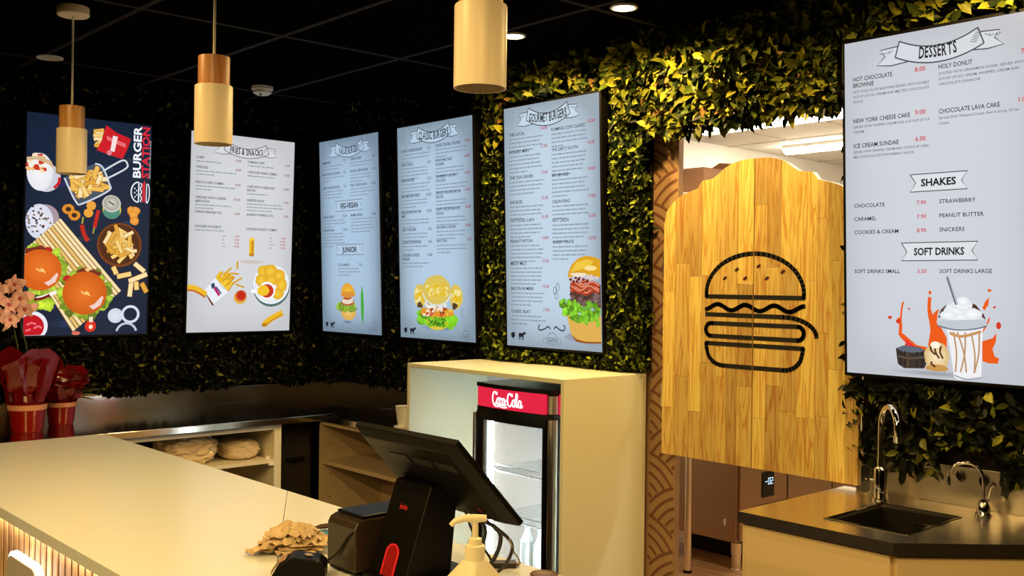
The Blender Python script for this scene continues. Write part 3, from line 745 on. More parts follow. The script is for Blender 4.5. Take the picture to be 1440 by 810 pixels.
def draw_fries(c):
    c.banner('FRIES & SNACKS', .52, .070, .62, .078, c=(110, 112, 108), fill=(216, 217, 220), tw=.33)
    G = (88, 84, 80); pr = (150, 92, 70)
    for u, v, n, p, l in ((.05, .132, 'CHIPS', '6.00', 1), (.05, .180, 'WEDGES', '8.00', 2), (.05, .255, 'FISH N CHIPS COMBO', '8.00', 2), (.05, .330, 'WEDGES WITH CHEESE\n&BACAON', '12.00', 2), (.05, .402, 'ONION RINGS(6 PC)', '6.00', 0), (.05, .474, 'CHICKEN NUGGETS', None, 1),
                          (.535, .132, 'KUMARA CHIPS', '6.00', 1), (.535, .184, 'CHIPS AND DRINK COMBO', '9.00', 1), (.535, .258, 'CHIPS WITH CHEESE AND\nBACON', '10.00', 1), (.535, .328, 'GARDEN SALAD', '7.00', 3), (.535, .402, 'JALEPINO POPPERS (6 PC)', '7.00', 0), (.535, .476, 'CHICKEN NUGGETS COMBO', None, 0)):
        c.item(u, v, n, p, u + .42, l, .38, h=.0115, sx=.92 if u < .3 else .80, hc=(70, 64, 60), pc=pr, bold=.016)
    for u, ps in ((.47, ('5.00', '8.00', '9.00', '10.00')), (.93, ('9.00', '12.00', '14.00', '17.00'))):
        for i, p in enumerate(ps):
            c.text(p, u, .517 + .0172 * i, .0095, (196, 40, 56), 'r', 1.0, .012)
            c.greek(u - .16, .517 + .0172 * i, 1, .06, .006, (150, 148, 146))
    r = random.Random(4)
    Yc = (238, 188, 34)
    def chip(a, b, w, cc=Yc): 
        c.st([a, b], w, cc, False); c.st([(a[0] + .008, a[1] + .001), (b[0] + .008, b[1] + .001)], w * .35, (196, 136, 20), False)
    c.ell(.60, .64, .15, .02, (214, 208, 206), c2=(196, 186, 182))
    chip((.594, .520), (.596, .604), .050); c.ell(.595, .604, .025, .014, (190, 130, 30)); c.ell(.594, .522, .024, .014, (246, 206, 60))
    for i in range(12):
        t = i / 11; b = (.262 + .11 * t, .728 + .062 * t); L = r.uniform(.035, .075); chip(b, (b[0] + .07 + r.uniform(-.03, .03), b[1] - L * .75), .026, r.choice([(240, 192, 40), (232, 180, 30), (246, 206, 70)]))
    for a, b in (((.458, .639), (.458, .678)), ((.396, .700), (.471, .705)), ((.346, .730), (.431, .721)), ((.426, .751), (.506, .723)), ((.449, .757), (.53, .772)), ((.323, .712), (.401, .673))): chip(a, b, .016, (222, 176, 50))
    c.poly([(.153, .79), (.243, .858), (.247, .868), (.225, .862), (.16, .80)], (120, 60, 44))
    c.poly([(.256, .725), (.31, .770), (.376, .799), (.243, .858), (.153, .79)], (234, 240, 246))
    c.poly([(.213, .757), (.245, .749), (.255, .772), (.225, .782)], (50, 70, 110)); c.poly([(.236, .778), (.256, .772), (.305, .808), (.288, .820)], (190, 40, 110)); c.poly([(.254, .772), (.268, .768), (.318, .803), (.308, .808)], (90, 90, 130))
    c.st([(.0, .776), (.06, .780), (.12, .795), (.17, .812)], .055, (236, 186, 40)); c.st([(.0, .788), (.06, .792), (.12, .808), (.165, .824)], .016, (196, 106, 30))
    c.ell(.495, .825, .062, .058, (226, 176, 70)); c.ell(.502, .816, .056, .052, (214, 110, 50)); c.ell(.505, .814, .042, .040, (196, 40, 20))
    c.ell(.805, .765, .188, .188, (84, 108, 110)); c.ell(.802, .756, .184, .180, (236, 242, 246), c2=(246, 248, 250)); c.ring(.802, .756, .160, .156, .006, (206, 214, 220))
    for u, v, rx, ry in ((.72, .690, .06, .06), (.79, .688, .07, .065), (.70, .735, .06, .055), (.88, .715, .06, .07), (.80, .735, .06, .05), (.905, .758, .055, .07), (.87, .805, .06, .05)): c.ell(u, v, rx, ry, (228, 170, 30), c2=(246, 206, 60), noise=.06)
    c.st([(.60, .79), (.70, .797)], .03, (246, 248, 250), False); c.ell(.758, .789, .085, .082, (246, 248, 250)); c.ell(.760, .790, .066, .062, (200, 50, 30)); c.ell(.722, .788, .06, .05, (244, 196, 40), noise=.08)
    c.st([(.738, .968), (.80, .940), (.86, .922), (.925, .906)], .056, (236, 184, 36)); c.st([(.745, .976), (.81, .948), (.87, .930), (.93, .914)], .014, (200, 140, 20)); c.ell(.742, .968, .028, .018, (190, 130, 26))

def draw_poster(c):
    r = random.Random(11)
    for i in range(26): c.ell(r.uniform(.1, .9), r.uniform(.05, .95), r.uniform(.02, .06), r.uniform(.01, .03), (26 + r.randint(0, 16), 40 + r.randint(0, 20), 62 + r.randint(0, 30)), noise=.3)
    def fry(a, b, w=.03):
        k = r.choice([(240, 190, 90), (250, 214, 130), (228, 168, 60), (252, 228, 170)]); c.st([a, b], w, (168, 104, 30), False); c.st([a, b], w * .8, k, False)
    # sundae cup and coleslaw cup on the left edge
    def cl(p): return [(max(u, .004), v) for u, v in p]
    c.ell(.15, .285, .115, .115, (206, 208, 220)); c.st([(.215, .33), (.25, .305), (.255, .28)], .022, (200, 30, 44)); c.ell(.105, .262, .10, .15, (232, 232, 240), c2=(250, 248, 250))
    for i in range(26): c.ell(max(.02, .075 + r.gauss(0, .05)), .235 + r.gauss(0, .022), .022, .016, r.choice([(240, 190, 120), (250, 226, 190), (206, 60, 30), (250, 240, 230)]), noise=.3, n=12)
    c.poly(cl([(.0, .20), (.10, .192), (.19, .21), (.22, .25), (.17, .225), (.08, .208), (.0, .215)]), (214, 180, 140))
    c.ell(.155, .468, .105, .11, (170, 150, 160)); c.ell(.11, .484, .105, .14, (216, 218, 236), c2=(236, 238, 248))
    for i in range(40): c.ell(max(.02, .10 + r.gauss(0, .05)), .48 + r.gauss(0, .03), .010, .008, r.choice([(90, 60, 50), (150, 110, 60), (120, 120, 130), (60, 40, 40)]), n=8, noise=.3)
    # red fries box
    for i in range(9):
        t = i / 8; fry((.60 - .03 * t, .045 + .075 * t), (.515 + r.uniform(-.02, .02) + .02 * t, .045 + .08 * t + r.uniform(-.01, .01)), .03)
    c.poly([(.617, .021), (.70, .050), (.824, .073), (.80, .12), (.759, .171), (.65, .158), (.543, .141), (.585, .09)], (206, 30, 40))
    c.poly([(.623, .070), (.785, .099), (.778, .117), (.625, .088)], (236, 110, 116)); c.poly([(.675, .066), (.715, .070), (.690, .142), (.655, .138)], (246, 226, 226)); c.ell(.648, .148, .02, .022, (230, 130, 140))
    # wire basket of wedges
    c.poly([(.293, .281), (.386, .389), (.445, .391), (.648, .32), (.653, .292), (.594, .218), (.533, .204), (.36, .25)], (70, 84, 100))
    for i in range(40):
        t, s_ = r.random(), r.random(); u = .33 + .26 * t + .03 * s_; v = .275 + .09 * s_ - .055 * t; a = r.uniform(0, 3.1)
        fry((u - .05 * cos(a), v - .022 * sin(a)), (u + .05 * cos(a), v + .022 * sin(a)), .042)
    c.st([(.293, .281), (.386, .385), (.445, .391), (.648, .325), (.653, .292), (.594, .218), (.533, .204)], .014, (206, 214, 226)); c.st([(.601, .235), (.753, .179), (.798, .190), (.785, .216), (.627, .271)], .014, (214, 220, 230))
    # upright lettering
    c.text('BURGER', .914, .254, .0355, (240, 244, 250), 'l', 1.26, .03, rot=-pi / 2)
    c.text('STATION', .985, .254, .0335, (216, 40, 60), 'l', 1.20, .03, rot=-pi / 2)
    c.text('SERIOUS QUALITY 100% LOCAL BURGER', .999, .254, .0052, (206, 210, 220), 'l', 1.32, .01, rot=-pi / 2)
    Wt = (232, 238, 246)
    c.ring(.90, .322, .062, .085, .011, Wt, a0=pi / 2, a1=3 * pi / 2); c.st([(.902, .275), (.902, .368)], .011, Wt, False)
    for u, v in ((.868, .305), (.868, .325), (.872, .345), (.885, .315), (.885, .335)): c.ell(u, v, .006, .006, Wt)
    c.st([(.918, .276), (.926, .29), (.916, .305), (.926, .32), (.916, .335), (.926, .35), (.918, .368)], .009, Wt); c.st([(.938, .278), (.938, .368)], .010, (216, 50, 60), False); c.st([(.952, .268), (.950, .30), (.955, .368)], .012, (216, 50, 60))
    c.st([(.970, .280), (.970, .366), (.985, .362), (.993, .340), (.993, .305), (.985, .284), (.970, .280)], .008, Wt)
    # onion rings, nuggets, can, chillies
    for u, v in ((.329, .422), (.377, .448)): c.ell(u, v, .048, .042, (226, 142, 40), noise=.06); c.ell(u, v, .022, .019, (60, 40, 36))
    for u, v in ((.511, .399), (.489, .434)): c.ell(u, v, .038, .036, (236, 164, 60), noise=.04)
    c.ell(.680, .412, .078, .075, (206, 190, 70)); c.ell(.678, .425, .07, .055, (80, 140, 120)); c.ell(.676, .385, .078, .072, (196, 196, 186)); c.ell(.676, .383, .062, .058, (160, 156, 146), c2=(226, 222, 206)); c.st([(.65, .375), (.70, .39)], .014, (110, 106, 96), False)
    for u, v in ((.845, .412), (.88, .412), (.862, .43), (.872, .46)): c.ell(u, v, .038, .036, (226, 140, 46), noise=.08, c2=(244, 180, 80))
    c.st([(.438, .49), (.456, .53), (.49, .564)], .034, (190, 40, 30)); c.st([(.448, .454), (.440, .485)], .014, (170, 160, 60), False); c.st([(.569, .419), (.553, .466), (.540, .50)], .030, (196, 40, 34)); c.st([(.540, .50), (.529, .528)], .012, (170, 160, 60), False)
    # bamboo board, drawn stick by stick
    A, B, C_, D = (.269, .465), (.773, .793), (.383, .985), (-.05, .64)
    n = 15
    for i in range(n):
        t0, t1 = i / n, (i + .78) / n
        L = lambda p, q_, t: (p[0] + (q_[0] - p[0]) * t, p[1] + (q_[1] - p[1]) * t)
        k = r.choice([(240, 206, 140), (250, 224, 170), (232, 190, 110)])
        pl = [L(A, D, t0), L(B, C_, t0), L(B, C_, t1), L(A, D, t1)]
        c.poly([(max(u, .004), v) for u, v in pl], k)
        pl2 = [L(A, D, t1), L(B, C_, t1), L(B, C_, (i + 1) / n), L(A, D, (i + 1) / n)]
        c.poly([(max(u, .004), v) for u, v in pl2], (120, 80, 36))
    # burgers from above
    def top_burger(u, v, R, seed):
        q_ = random.Random(seed)
        for i in range(46):
            a = q_.uniform(0, 6.28); k = q_.uniform(.95, 1.16); uu = u + R * k * cos(a); vv = v + R * k * sin(a) * c.W / c.H
            if uu < .03: continue
            g = q_.uniform(.6, 1.2); c.ell(uu, vv, .032, .030, (140 * g, 176 * g, 40 * g), noise=.3, n=12, c2=(186 * g, 206 * g, 70 * g))
        for i in range(7):
            a = q_.uniform(3.4, 5.6); uu = u + R * 1.02 * cos(a); vv = v + R * 1.02 * sin(a) * c.W / c.H
            if uu > .04: c.ell(uu, vv, .04, .025, q_.choice([(190, 40, 30), (240, 200, 130), (120, 50, 30)]), noise=.2, n=12)
        rr = R if u - R > 0 else R
        if u - R > 0: c.ell(u, v, R, R, (206, 92, 22), c2=(236, 122, 40), n=40)
        else:
            pts = [(max(u + R * cos(a), .003), v + R * sin(a) * c.W / c.H) for a in [2 * pi * i / 40 for i in range(40)]]
            c.poly(pts, (218, 98, 28)); c.ell(u + .01, v - .01, R * .7, R * .7, (222, 104, 32), c2=(236, 122, 40))
        c.poly([(u + R * .20, v + .062 * R / .18), (u + R * .45, v + .050 * R / .18), (u + R * .78, v + .012 * R / .18), (u + R * .86, v + .02 * R / .18), (u + R * .72, v + .058 * R / .18), (u + R * .40, v + .078 * R / .18)], (244, 206, 196))
        c.st([(u - .03, v - .008), (u, v + .004), (u + .03, v + .002), (u + .005, v - .006), (u + .04, v + .012)], .010, (250, 214, 130))
    top_burger(.121, .702, .165, 3); top_burger(.475, .805, .178, 8)
    lettuce(c, .12, .85, .08, .015, 22, (170, 196, 50), 4); c.st([(.10, .83), (.16, .822), (.25, .80)], .03, (250, 240, 226)); c.st([(.08, .835), (.14, .83), (.20, .815)], .022, (120, 30, 30))
    # bowl of fries
    c.ell(.75, .577, .188, .186, (120, 62, 26)); c.ell(.75, .575, .17, .166, (80, 44, 24))
    for i in range(56):
        a = r.uniform(0, 6.28); k = r.uniform(0, .72) ; u = .755 + .17 * k * cos(a); v = .572 + .17 * k * sin(a) * c.W / c.H; b = r.uniform(0, 3.14)
        fry((u - .055 * cos(b), v - .03 * sin(b)), (u + .055 * cos(b), v + .03 * sin(b)), .034)
    for a, b in (((.88, .662), (.967, .701)), ((.735, .727), (.853, .712)), ((.857, .75), (.844, .821)), ((.898, .749), (.904, .789)), ((.945, .755), (.99, .80)), ((.835, .748), (.99, .712)), ((.70, .68), (.73, .715))): fry(a, b, .045)
    # onion slices, tomatoes, ketchup
    c.ell(.729, .911, .064, .062, (206, 216, 230), c2=(226, 232, 240)); c.ring(.855, .905, .068, .066, .022, (214, 222, 234)); c.ring(.824, .996, .085, .085, .018, (196, 206, 222), a0=pi + .25, a1=2 * pi - .25)
    c.ell(.525, .958, .046, .050, (206, 34, 24), c2=(230, 60, 40)); c.ell(.528, .962, .016, .018, (252, 226, 200)); c.st([(.528, .915), (.53, .94)], .03, (240, 226, 206), False); c.ell(.41, .990, .034, .016, (216, 110, 90))
    pts = [(max(.066 + .122 * cos(a), .004), min(.955 + .122 * sin(a) * c.W / c.H, .996)) for a in [2 * pi * i / 30 for i in range(30)]]; c.poly(pts, (232, 236, 242))
    pts = [(max(.062 + .098 * cos(a), .004), min(.958 + .098 * sin(a) * c.W / c.H, .995)) for a in [2 * pi * i / 30 for i in range(30)]]; c.poly(pts, (196, 16, 34))
    for p in ([(.03, .95), (.06, .94), (.10, .945)], [(.08, .965), (.12, .955), (.14, .965)], [(.02, .975), (.06, .968)]): c.st(p, .016, (240, 110, 120))

make_screen('portrait screen showing burgers and chips on a dark blue slate', 'L', 1.583, .622, 5.30, 5.34, flat_bg((24, 38, 62), .1), draw_poster, 21)
make_screen('white portrait menu screen headed FRIES & SNACKS', 'L', 2.428, .636, 5.30, 5.34, flat_bg((214, 215, 219), .08), draw_fries, 22)
make_screen('narrowest-looking blue-white menu screen by the corner, headed VALUE BURGERS', 'R', 5.192, .600, 3.165, 3.205, flat_bg((166, 194, 220), .30), draw_value, 23)
make_screen('blue-white menu screen headed CLASSIC BURGERS', 'R', 4.415, .618, 3.165, 3.205, flat_bg((178, 204, 226), .28), draw_classic, 24)
make_screen('blue-white menu screen headed GOURMET BURGERS above the fridge surround', 'R', 3.566, .606, 3.165, 3.205, flat_bg((194, 214, 232), .24), draw_gourmet, 25)
make_screen('large near menu screen headed DESSERTS with a milkshake picture', 'R', 1.795, .612, 3.120, 3.165, flat_bg((208, 212, 220), .08), draw_desserts, 26)
# ------------------------------------------------------------------ leafy wall panels
def leaf_mat(name, rough, gain=1.0):
    m, t, p = new_mat(name)
    a = t.nodes.new('ShaderNodeAttribute'); a.attribute_name = 'Col'
    t.links.new(a.outputs['Color'], p.inputs['Base Color'])
    p.inputs['Roughness'].default_value = rough
    p.inputs['Specular IOR Level'].default_value = 0.09
    return m
M['leaf'] = leaf_mat('artificial_leaf', 0.40)

LT = np.array([(0, 0, 0), (-.5, .34, .07), (0, .33, -.05), (.5, .34, .07), (-.42, .66, .05), (0, .66, -.06), (.42, .66, .05), (0, 1, -.10)], float)
LF = np.array([(0, 2, 1), (0, 3, 2), (1, 2, 5), (1, 5, 4), (2, 3, 6), (2, 6, 5), (4, 5, 7), (5, 6, 7)], int)

def leaf_mesh(name, T, colr):
    """T: (n,8,3) vertex positions; colr (n,3)"""
    n = len(T); me = bpy.data.meshes.new(name)
    me.vertices.add(n * 8); me.vertices.foreach_set('co', T.astype(np.float32).ravel())
    F = (LF[None] + (np.arange(n) * 8)[:, None, None]).reshape(-1)
    me.loops.add(len(F)); me.loops.foreach_set('vertex_index', F.astype(np.int32))
    me.polygons.add(n * 8); me.polygons.foreach_set('loop_start', (np.arange(n * 8) * 3).astype(np.int32))
    me.polygons.foreach_set('loop_total', np.full(n * 8, 3, np.int32))
    me.polygons.foreach_set('use_smooth', np.ones(n * 8, bool))
    me.update(calc_edges=True)
    ca = me.color_attributes.new('Col', 'FLOAT_COLOR', 'POINT')
    c4 = np.ones((n * 8, 4), np.float32); c4[:, :3] = np.repeat(colr, 8, 0)
    ca.data.foreach_set('color', c4.ravel())
    me.materials.append(M['leaf'])
    return me

def unit(v): return v / (np.linalg.norm(v, axis=-1, keepdims=True) + 1e-9)

def make_leaves(rng, n, wall, rects, holes, size, depth, cluster=1, palette=None, droop=0.0, up=0.2):
    """rects: list of (a0,a1,z0,z1) on the wall; holes likewise (kept free)"""
    areas = np.array([(r[1] - r[0]) * (r[3] - r[2]) for r in rects]); pr = areas / areas.sum()
    nc = n // cluster
    ri = rng.choice(len(rects), nc, p=pr); R = np.array(rects)[ri]
    a = R[:, 0] + (R[:, 1] - R[:, 0]) * rng.random(nc); z = R[:, 2] + (R[:, 3] - R[:, 2]) * rng.random(nc)
    keep = np.ones(nc, bool)
    for h in holes: keep &= ~((a > h[0]) & (a < h[1]) & (z > h[2]) & (z < h[3]))
    a, z = a[keep], z[keep]; nc = len(a)
    d = depth[0] + (depth[1] - depth[0]) * rng.random(nc) ** 0.8
    # slow bulges so that the panel is not flat
    d = d * (0.80 + 0.30 * np.sin(a * 9.1 + 1.3 * np.sin(z * 7)) * np.sin(z * 8.3 + a * 3))
    a = np.repeat(a, cluster); z = np.repeat(z, cluster); d = np.repeat(d, cluster); m = len(a)
    # local frame: e1 along wall, e2 up, e3 out of the wall
    ang = rng.random(m) * 2 * pi
    if cluster > 1: ang = np.repeat(rng.random(nc) * 6.28, cluster) + np.tile(np.arange(cluster) * 2 * pi / cluster, nc) + rng.normal(0, .25, m)
    el = rng.normal(.45 if cluster == 1 else .35, .38, m)
    ax = np.stack([np.cos(ang) * np.cos(el), np.sin(ang) * np.cos(el) + up - droop, np.sin(el)], 1); ax = unit(ax)
    nn = np.stack([rng.normal(0, .38, m), rng.normal(.25, .38, m), np.ones(m)], 1)
    nn = unit(nn - ax * (nn * ax).sum(1, keepdims=True)); sd = np.cross(ax, nn)
    L = size[0] + (size[1] - size[0]) * rng.random(m); W = L * rng.uniform(.42, .58, m)
    if wall == 'R':
        B = np.array([(0, -1, 0), (0, 0, 1), (-1, 0, 0)], float); org = np.stack([XW - d, a, z], 1)
    else:
        B = np.array([(1, 0, 0), (0, 0, 1), (0, -1, 0)], float); org = np.stack([a, YW - d, z], 1)
    ax, nn, sd = ax @ B, nn @ B, sd @ B
    pal = np.array(palette); ci = rng.choice(len(pal), m); c = pal[ci] * rng.uniform(.55, 1.25, (m, 1))
    return dict(o=org, ax=ax, nn=nn, sd=sd, L=L, W=W, c=np.clip(c, 0, 1), d=d)

def leaf_verts(g, idx=None):
    s = slice(None) if idx is None else idx
    o, ax, nn, sd, L, W = (g[k][s] for k in ('o', 'ax', 'nn', 'sd', 'L', 'W'))
    return o[:, None] + LT[None, :, 0:1] * (sd * W[:, None])[:, None] + LT[None, :, 1:2] * (ax * L[:, None])[:, None] + LT[None, :, 2:3] * (nn * L[:, None])[:, None]

SCREENS = [('R', 1.795, .612, 3.165), ('R', 3.566, .606, 3.205), ('R', 4.415, .618, 3.205), ('R', 5.192, .600, 3.205), ('L', 1.583, .622, 5.34), ('L', 2.428, .636, 5.34)]
def clear_screens(g):
    """drop leaves that would hang over the face of a screen"""
    T = leaf_verts(g); bad = np.zeros(len(T), bool)
    for wall, a, W_, xp in SCREENS:
        d_ = T[..., 0] if wall == 'R' else T[..., 1]; k_ = (xp / d_)
        lat = (T[..., 1] if wall == 'R' else T[..., 0]) * k_; zz = EYE + (T[..., 2] - EYE) * k_
        lo, hi = (a - W_, a) if wall == 'R' else (a, a + W_)
        bad |= ((d_ < xp) & (lat > lo - .014) & (lat < hi + .014) & (zz > EYE - .2815 - .012) & (zz < EYE + .8235 + .014)).any(1)
        raw = T[..., 1] if wall == 'R' else T[..., 0]; near = (T[..., 0] > 2.9) if wall == 'R' else (T[..., 1] > 5.1)
        bad |= (near & (raw > lo - .013) & (raw < hi + .013) & (T[..., 2] > EYE - .2815 - .014) & (T[..., 2] < EYE + .8235 + .013)).any(1)
    bad |= ((T[..., 1] > 2.755) & (T[..., 1] < 3.785) & (T[..., 0] > 2.7) & (T[..., 2] < 1.2262)).any(1)
    bad |= ((T[..., 1] > 5.34) & (T[..., 2] < 0.994)).any(1) | ((T[..., 0] > 3.235) & (T[..., 2] < 1.026) & (T[..., 1] < 1.85)).any(1) | ((T[..., 0] > 3.245) & (T[..., 2] < 1.022)).any(1)
    bad |= ((T[..., 0] < 3.22) & (T[..., 0] > 3.05) & (abs(T[..., 1] - 1.385) < .085) & (T[..., 2] < 1.075)).any(1) | ((T[..., 0] < 3.17) & (T[..., 1] > 1.52) & (T[..., 1] < 1.72) & (T[..., 2] < 1.23)).any(1)
    return {k: v[~bad] for k, v in g.items()}
def join_groups(gs): return clear_screens({k: np.concatenate([g[k] for g in gs]) for k in gs[0]})

def hedge(name, loc, label, g, nparts, backing, shown):
    """the nparts leaves that show largest become single leaf parts, the rest one mass of foliage"""
    t = thing(name, loc, label, 'foliage'); o = np.array(loc)
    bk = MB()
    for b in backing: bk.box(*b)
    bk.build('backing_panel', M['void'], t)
    n = len(g['L']); pick = np.zeros(n, bool)
    if nparts:
        C = np.array((0, 0, EYE)); dist = np.linalg.norm(g['o'] - C, axis=1)
        face = np.abs(((C - g['o']) / dist[:, None] * g['nn']).sum(1))
        sc = g['L'] / dist * face * (g['d'] > np.quantile(g['d'], .55)) * shown(g['o'])
        pick[np.argsort(-sc)[:nparts]] = True
        # single leaves share a few meshes: one template per colour
        cols = g['c'][pick]; pidx = np.where(pick)[0]
        NB = 8; order = np.argsort(cols.sum(1)); bins = np.array_split(order, NB); tm = []
        for b in bins:
            tm.append(leaf_mesh('leaf', LT[None].copy(), cols[b].mean(0)[None]))
        for bi, b in enumerate(bins):
            for k in b:
                i = pidx[k]; ob = bpy.data.objects.new('leaf', tm[bi]); col.objects.link(ob); ob.parent = t
                s_, a_, n_ = g['sd'][i] * g['W'][i], g['ax'][i] * g['L'][i], g['nn'][i] * g['L'][i]; p = g['o'][i] - o
                ob.matrix_local = Matrix(((s_[0], a_[0], n_[0], p[0]), (s_[1], a_[1], n_[1], p[1]), (s_[2], a_[2], n_[2], p[2]), (0, 0, 0, 1)))
    T = leaf_verts(g, ~pick) - o
    me = leaf_mesh('foliage', T, g['c'][~pick])
    ob = bpy.data.objects.new('foliage', me); col.objects.link(ob); ob.parent = t; ob['kind'] = 'stuff'
    return t

def in_frame(P, x0=0, x1=1440, y0=0, y1=810):
    R_, U_, F_ = np.array(Rv), np.array(Uv), np.array(Fv); Q = P - np.array((0, 0, EYE)); d = Q @ F_
    x = 720 + 1432.5 * (Q @ R_) / d; y = 405 - 1432.5 * (Q @ U_) / d
    return ((d > 0) & (x > x0) & (x < x1) & (y > y0) & (y < y1)).astype(float)

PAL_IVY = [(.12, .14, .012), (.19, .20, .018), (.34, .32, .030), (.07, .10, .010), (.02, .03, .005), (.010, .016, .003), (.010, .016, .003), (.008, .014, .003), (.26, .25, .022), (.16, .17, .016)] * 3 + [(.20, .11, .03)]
PAL_IVY_SHADE = [(.004, .006, .002)] * 14 + [(.010, .014, .003)] * 4 + [(.26, .26, .03), (.14, .16, .018), (.10, .10, .015)]  # ivy beside and below the screen, shade put into the leaf colours
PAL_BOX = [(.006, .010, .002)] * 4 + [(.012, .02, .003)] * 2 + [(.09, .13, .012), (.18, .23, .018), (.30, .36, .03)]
PAL_SHADE = [(.0015, .002, .0008)] * 20 + [(.004, .005, .0015)] * 5 + [(.14, .13, .02), (.05, .05, .01)]  # leaves away from the downlights, their shade put into the colours
rng = np.random.default_rng(3)
Z_TOP = CEIL - 0.02
tvz0, tvz1 = EYE - .30, EYE + .84
# large-leaf ivy: arch over the doorway and around the desserts screen
hole6 = (1.20, 1.78, tvz0 + .03, tvz1 - .03)
g1 = make_leaves(rng, 9600, 'R', [(1.80, 3.75, 2.27, Z_TOP), (0.30, 1.80, 2.27, Z_TOP)], [(1.20, 1.78, 1.3, tvz1 - .03), (2.99, 3.54, 1.3, tvz1 - .03)], (.044, .074), (.03, .15), palette=PAL_IVY, droop=.35)
g1b = make_leaves(rng, 900, 'R', [(1.80, 2.72, 2.21, 2.30)], [], (.040, .066), (.05, .16), palette=PAL_IVY, droop=.9)
g2 = make_leaves(rng, 9600, 'R', [(0.30, 1.775, .99, 2.27)], [hole6], (.036, .060), (.02, .12), palette=PAL_IVY_SHADE, droop=.45)
g2c = make_leaves(rng, 420, 'R', [(1.77, 1.815, .99, 2.30)], [], (.030, .050), (.05, .125), palette=PAL_IVY_SHADE, droop=.2)
gi = join_groups([g1, g1b, g2, g2c])
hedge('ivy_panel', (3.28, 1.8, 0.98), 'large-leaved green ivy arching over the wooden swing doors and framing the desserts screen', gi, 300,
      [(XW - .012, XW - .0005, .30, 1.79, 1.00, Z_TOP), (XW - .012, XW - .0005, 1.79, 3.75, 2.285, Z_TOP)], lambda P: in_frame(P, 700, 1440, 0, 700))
# small-leaf boxwood around the three burger menus
tvs = [(4.42 - .585, 4.42 - .03, tvz0 + .04, tvz1 - .04), (5.19 - .57, 5.19 - .03, tvz0 + .04, tvz1 - .04), (3.566 - .575, 3.566 - .03, tvz0 + .04, tvz1 - .04)]
b1 = make_leaves(rng, 30000, 'R', [(2.745, 3.76, 1.235, 2.27)], [tvs[2]], (.022, .036), (.02, .095), cluster=4, palette=PAL_BOX)
b2 = make_leaves(rng, 26000, 'R', [(3.76, 5.36, 1.02, 2.32), (3.74, 5.36, 2.25, Z_TOP)], tvs[:2], (.026, .040), (.02, .095), cluster=4, palette=PAL_SHADE)
gb = join_groups([b1, b2])
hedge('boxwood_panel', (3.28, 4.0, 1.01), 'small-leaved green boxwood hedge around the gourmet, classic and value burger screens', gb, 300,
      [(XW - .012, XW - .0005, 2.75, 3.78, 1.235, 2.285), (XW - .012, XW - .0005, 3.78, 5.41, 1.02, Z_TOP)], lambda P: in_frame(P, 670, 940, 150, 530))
# the far hedge on the left wall
lt = [(1.583 + .03, 1.583 + .59, tvz0 + .04, tvz1 - .04), (2.428 + .03, 2.428 + .60, tvz0 + .04, tvz1 - .04)]
gl = make_leaves(rng, 34000, 'L', [(.95, 3.24, 1.00, Z_TOP)], lt, (.028, .044), (.02, .095), cluster=4, palette=PAL_SHADE)
gl2 = make_leaves(rng, 1200, 'L', [(.95, 3.2, .995, 1.03)], [], (.03, .045), (.075, .10), cluster=1, palette=PAL_SHADE, droop=.9)
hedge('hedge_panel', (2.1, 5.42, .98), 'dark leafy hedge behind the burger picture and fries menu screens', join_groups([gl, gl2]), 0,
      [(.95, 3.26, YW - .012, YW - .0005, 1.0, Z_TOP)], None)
# ------------------------------------------------------------------ saloon doors: pine staves, black burger emblem
SEAM = 2.200; DZ0 = EYE - 0.667; DX0, DX1 = 3.200, 3.226
PROF = [(0, 2.067), (.04, 2.067), (.07, 2.064), (.105, 2.055), (.137, 2.040), (.165, 2.020), (.185, 2.008), (.205, 2.003), (.240, 2.000), (.250, 1.990), (.262, 1.971), (.30, 1.962), (.33, 1.953), (.36, 1.940), (.39, 1.918), (.41, 1.894), (.422, 1.865), (.427, 1.835)]
def door_top(s):
    s = abs(s)
    for (a, za), (b, zb) in zip(PROF, PROF[1:]):
        if a <= s <= b: return za + (zb - za) * (s - a) / (b - a)
    return PROF[-1][1]

def emblem_strokes():
    """the line-drawn burger, in (y offset from seam to the left, z); returns polylines"""
    W_ = .213; out = []
    dome = [(-W_, 1.552)] + [(-W_ * cos(pi * i / 30), 1.565 + .149 * sin(pi * i / 30)) for i in range(31)] + [(W_, 1.552), (-W_, 1.552), (-W_, 1.57)]
    out.append(dome)
    out.append([(-.216 + .432 * i / 60, 1.512 - .011 * cos(2 * pi * 3.45 * i / 60 + .3)) for i in range(61)])
    out.append([(-.214, 1.483), (.13, 1.482)] + [(.13 + .135 * sin(t) , 1.482 - .068 * (1 - cos(t))) for t in [pi / 2 * i / 10 for i in range(1, 11)]])
    r = .0245; zc = 1.4325 - .0075; 
    pill = [(-.19, zc + r), (.19, zc + r)] + [(.19 + r * sin(t), zc + r * cos(t)) for t in [pi * i / 10 for i in range(1, 10)]] + [(.19, zc - r), (-.19, zc - r)] + [(-.19 - r * sin(t), zc - r * cos(t)) for t in [pi * i / 10 for i in range(1, 10)]] + [(-.19, zc + r), (-.18, zc + r)]
    out.append(pill)
    bz0, bz1, rr = 1.290, 1.372, .075
    bowl = [(-W_, bz1), (W_, bz1), (W_ - .004, 1.352)] + [(W_ - .006 - rr + rr * cos(t), bz0 + .06 - .06 * sin(t)) for t in [pi / 2 * i / 8 for i in range(1, 9)]] + [(-W_ + .006 + rr - rr * sin(t), bz0 + .06 - .06 * cos(t)) for t in [pi / 2 * i / 8 for i in range(0, 9)]] + [(-W_ + .003, 1.352), (-W_, bz1), (-W_ + .01, bz1)]
    out.append(bowl)
    return out

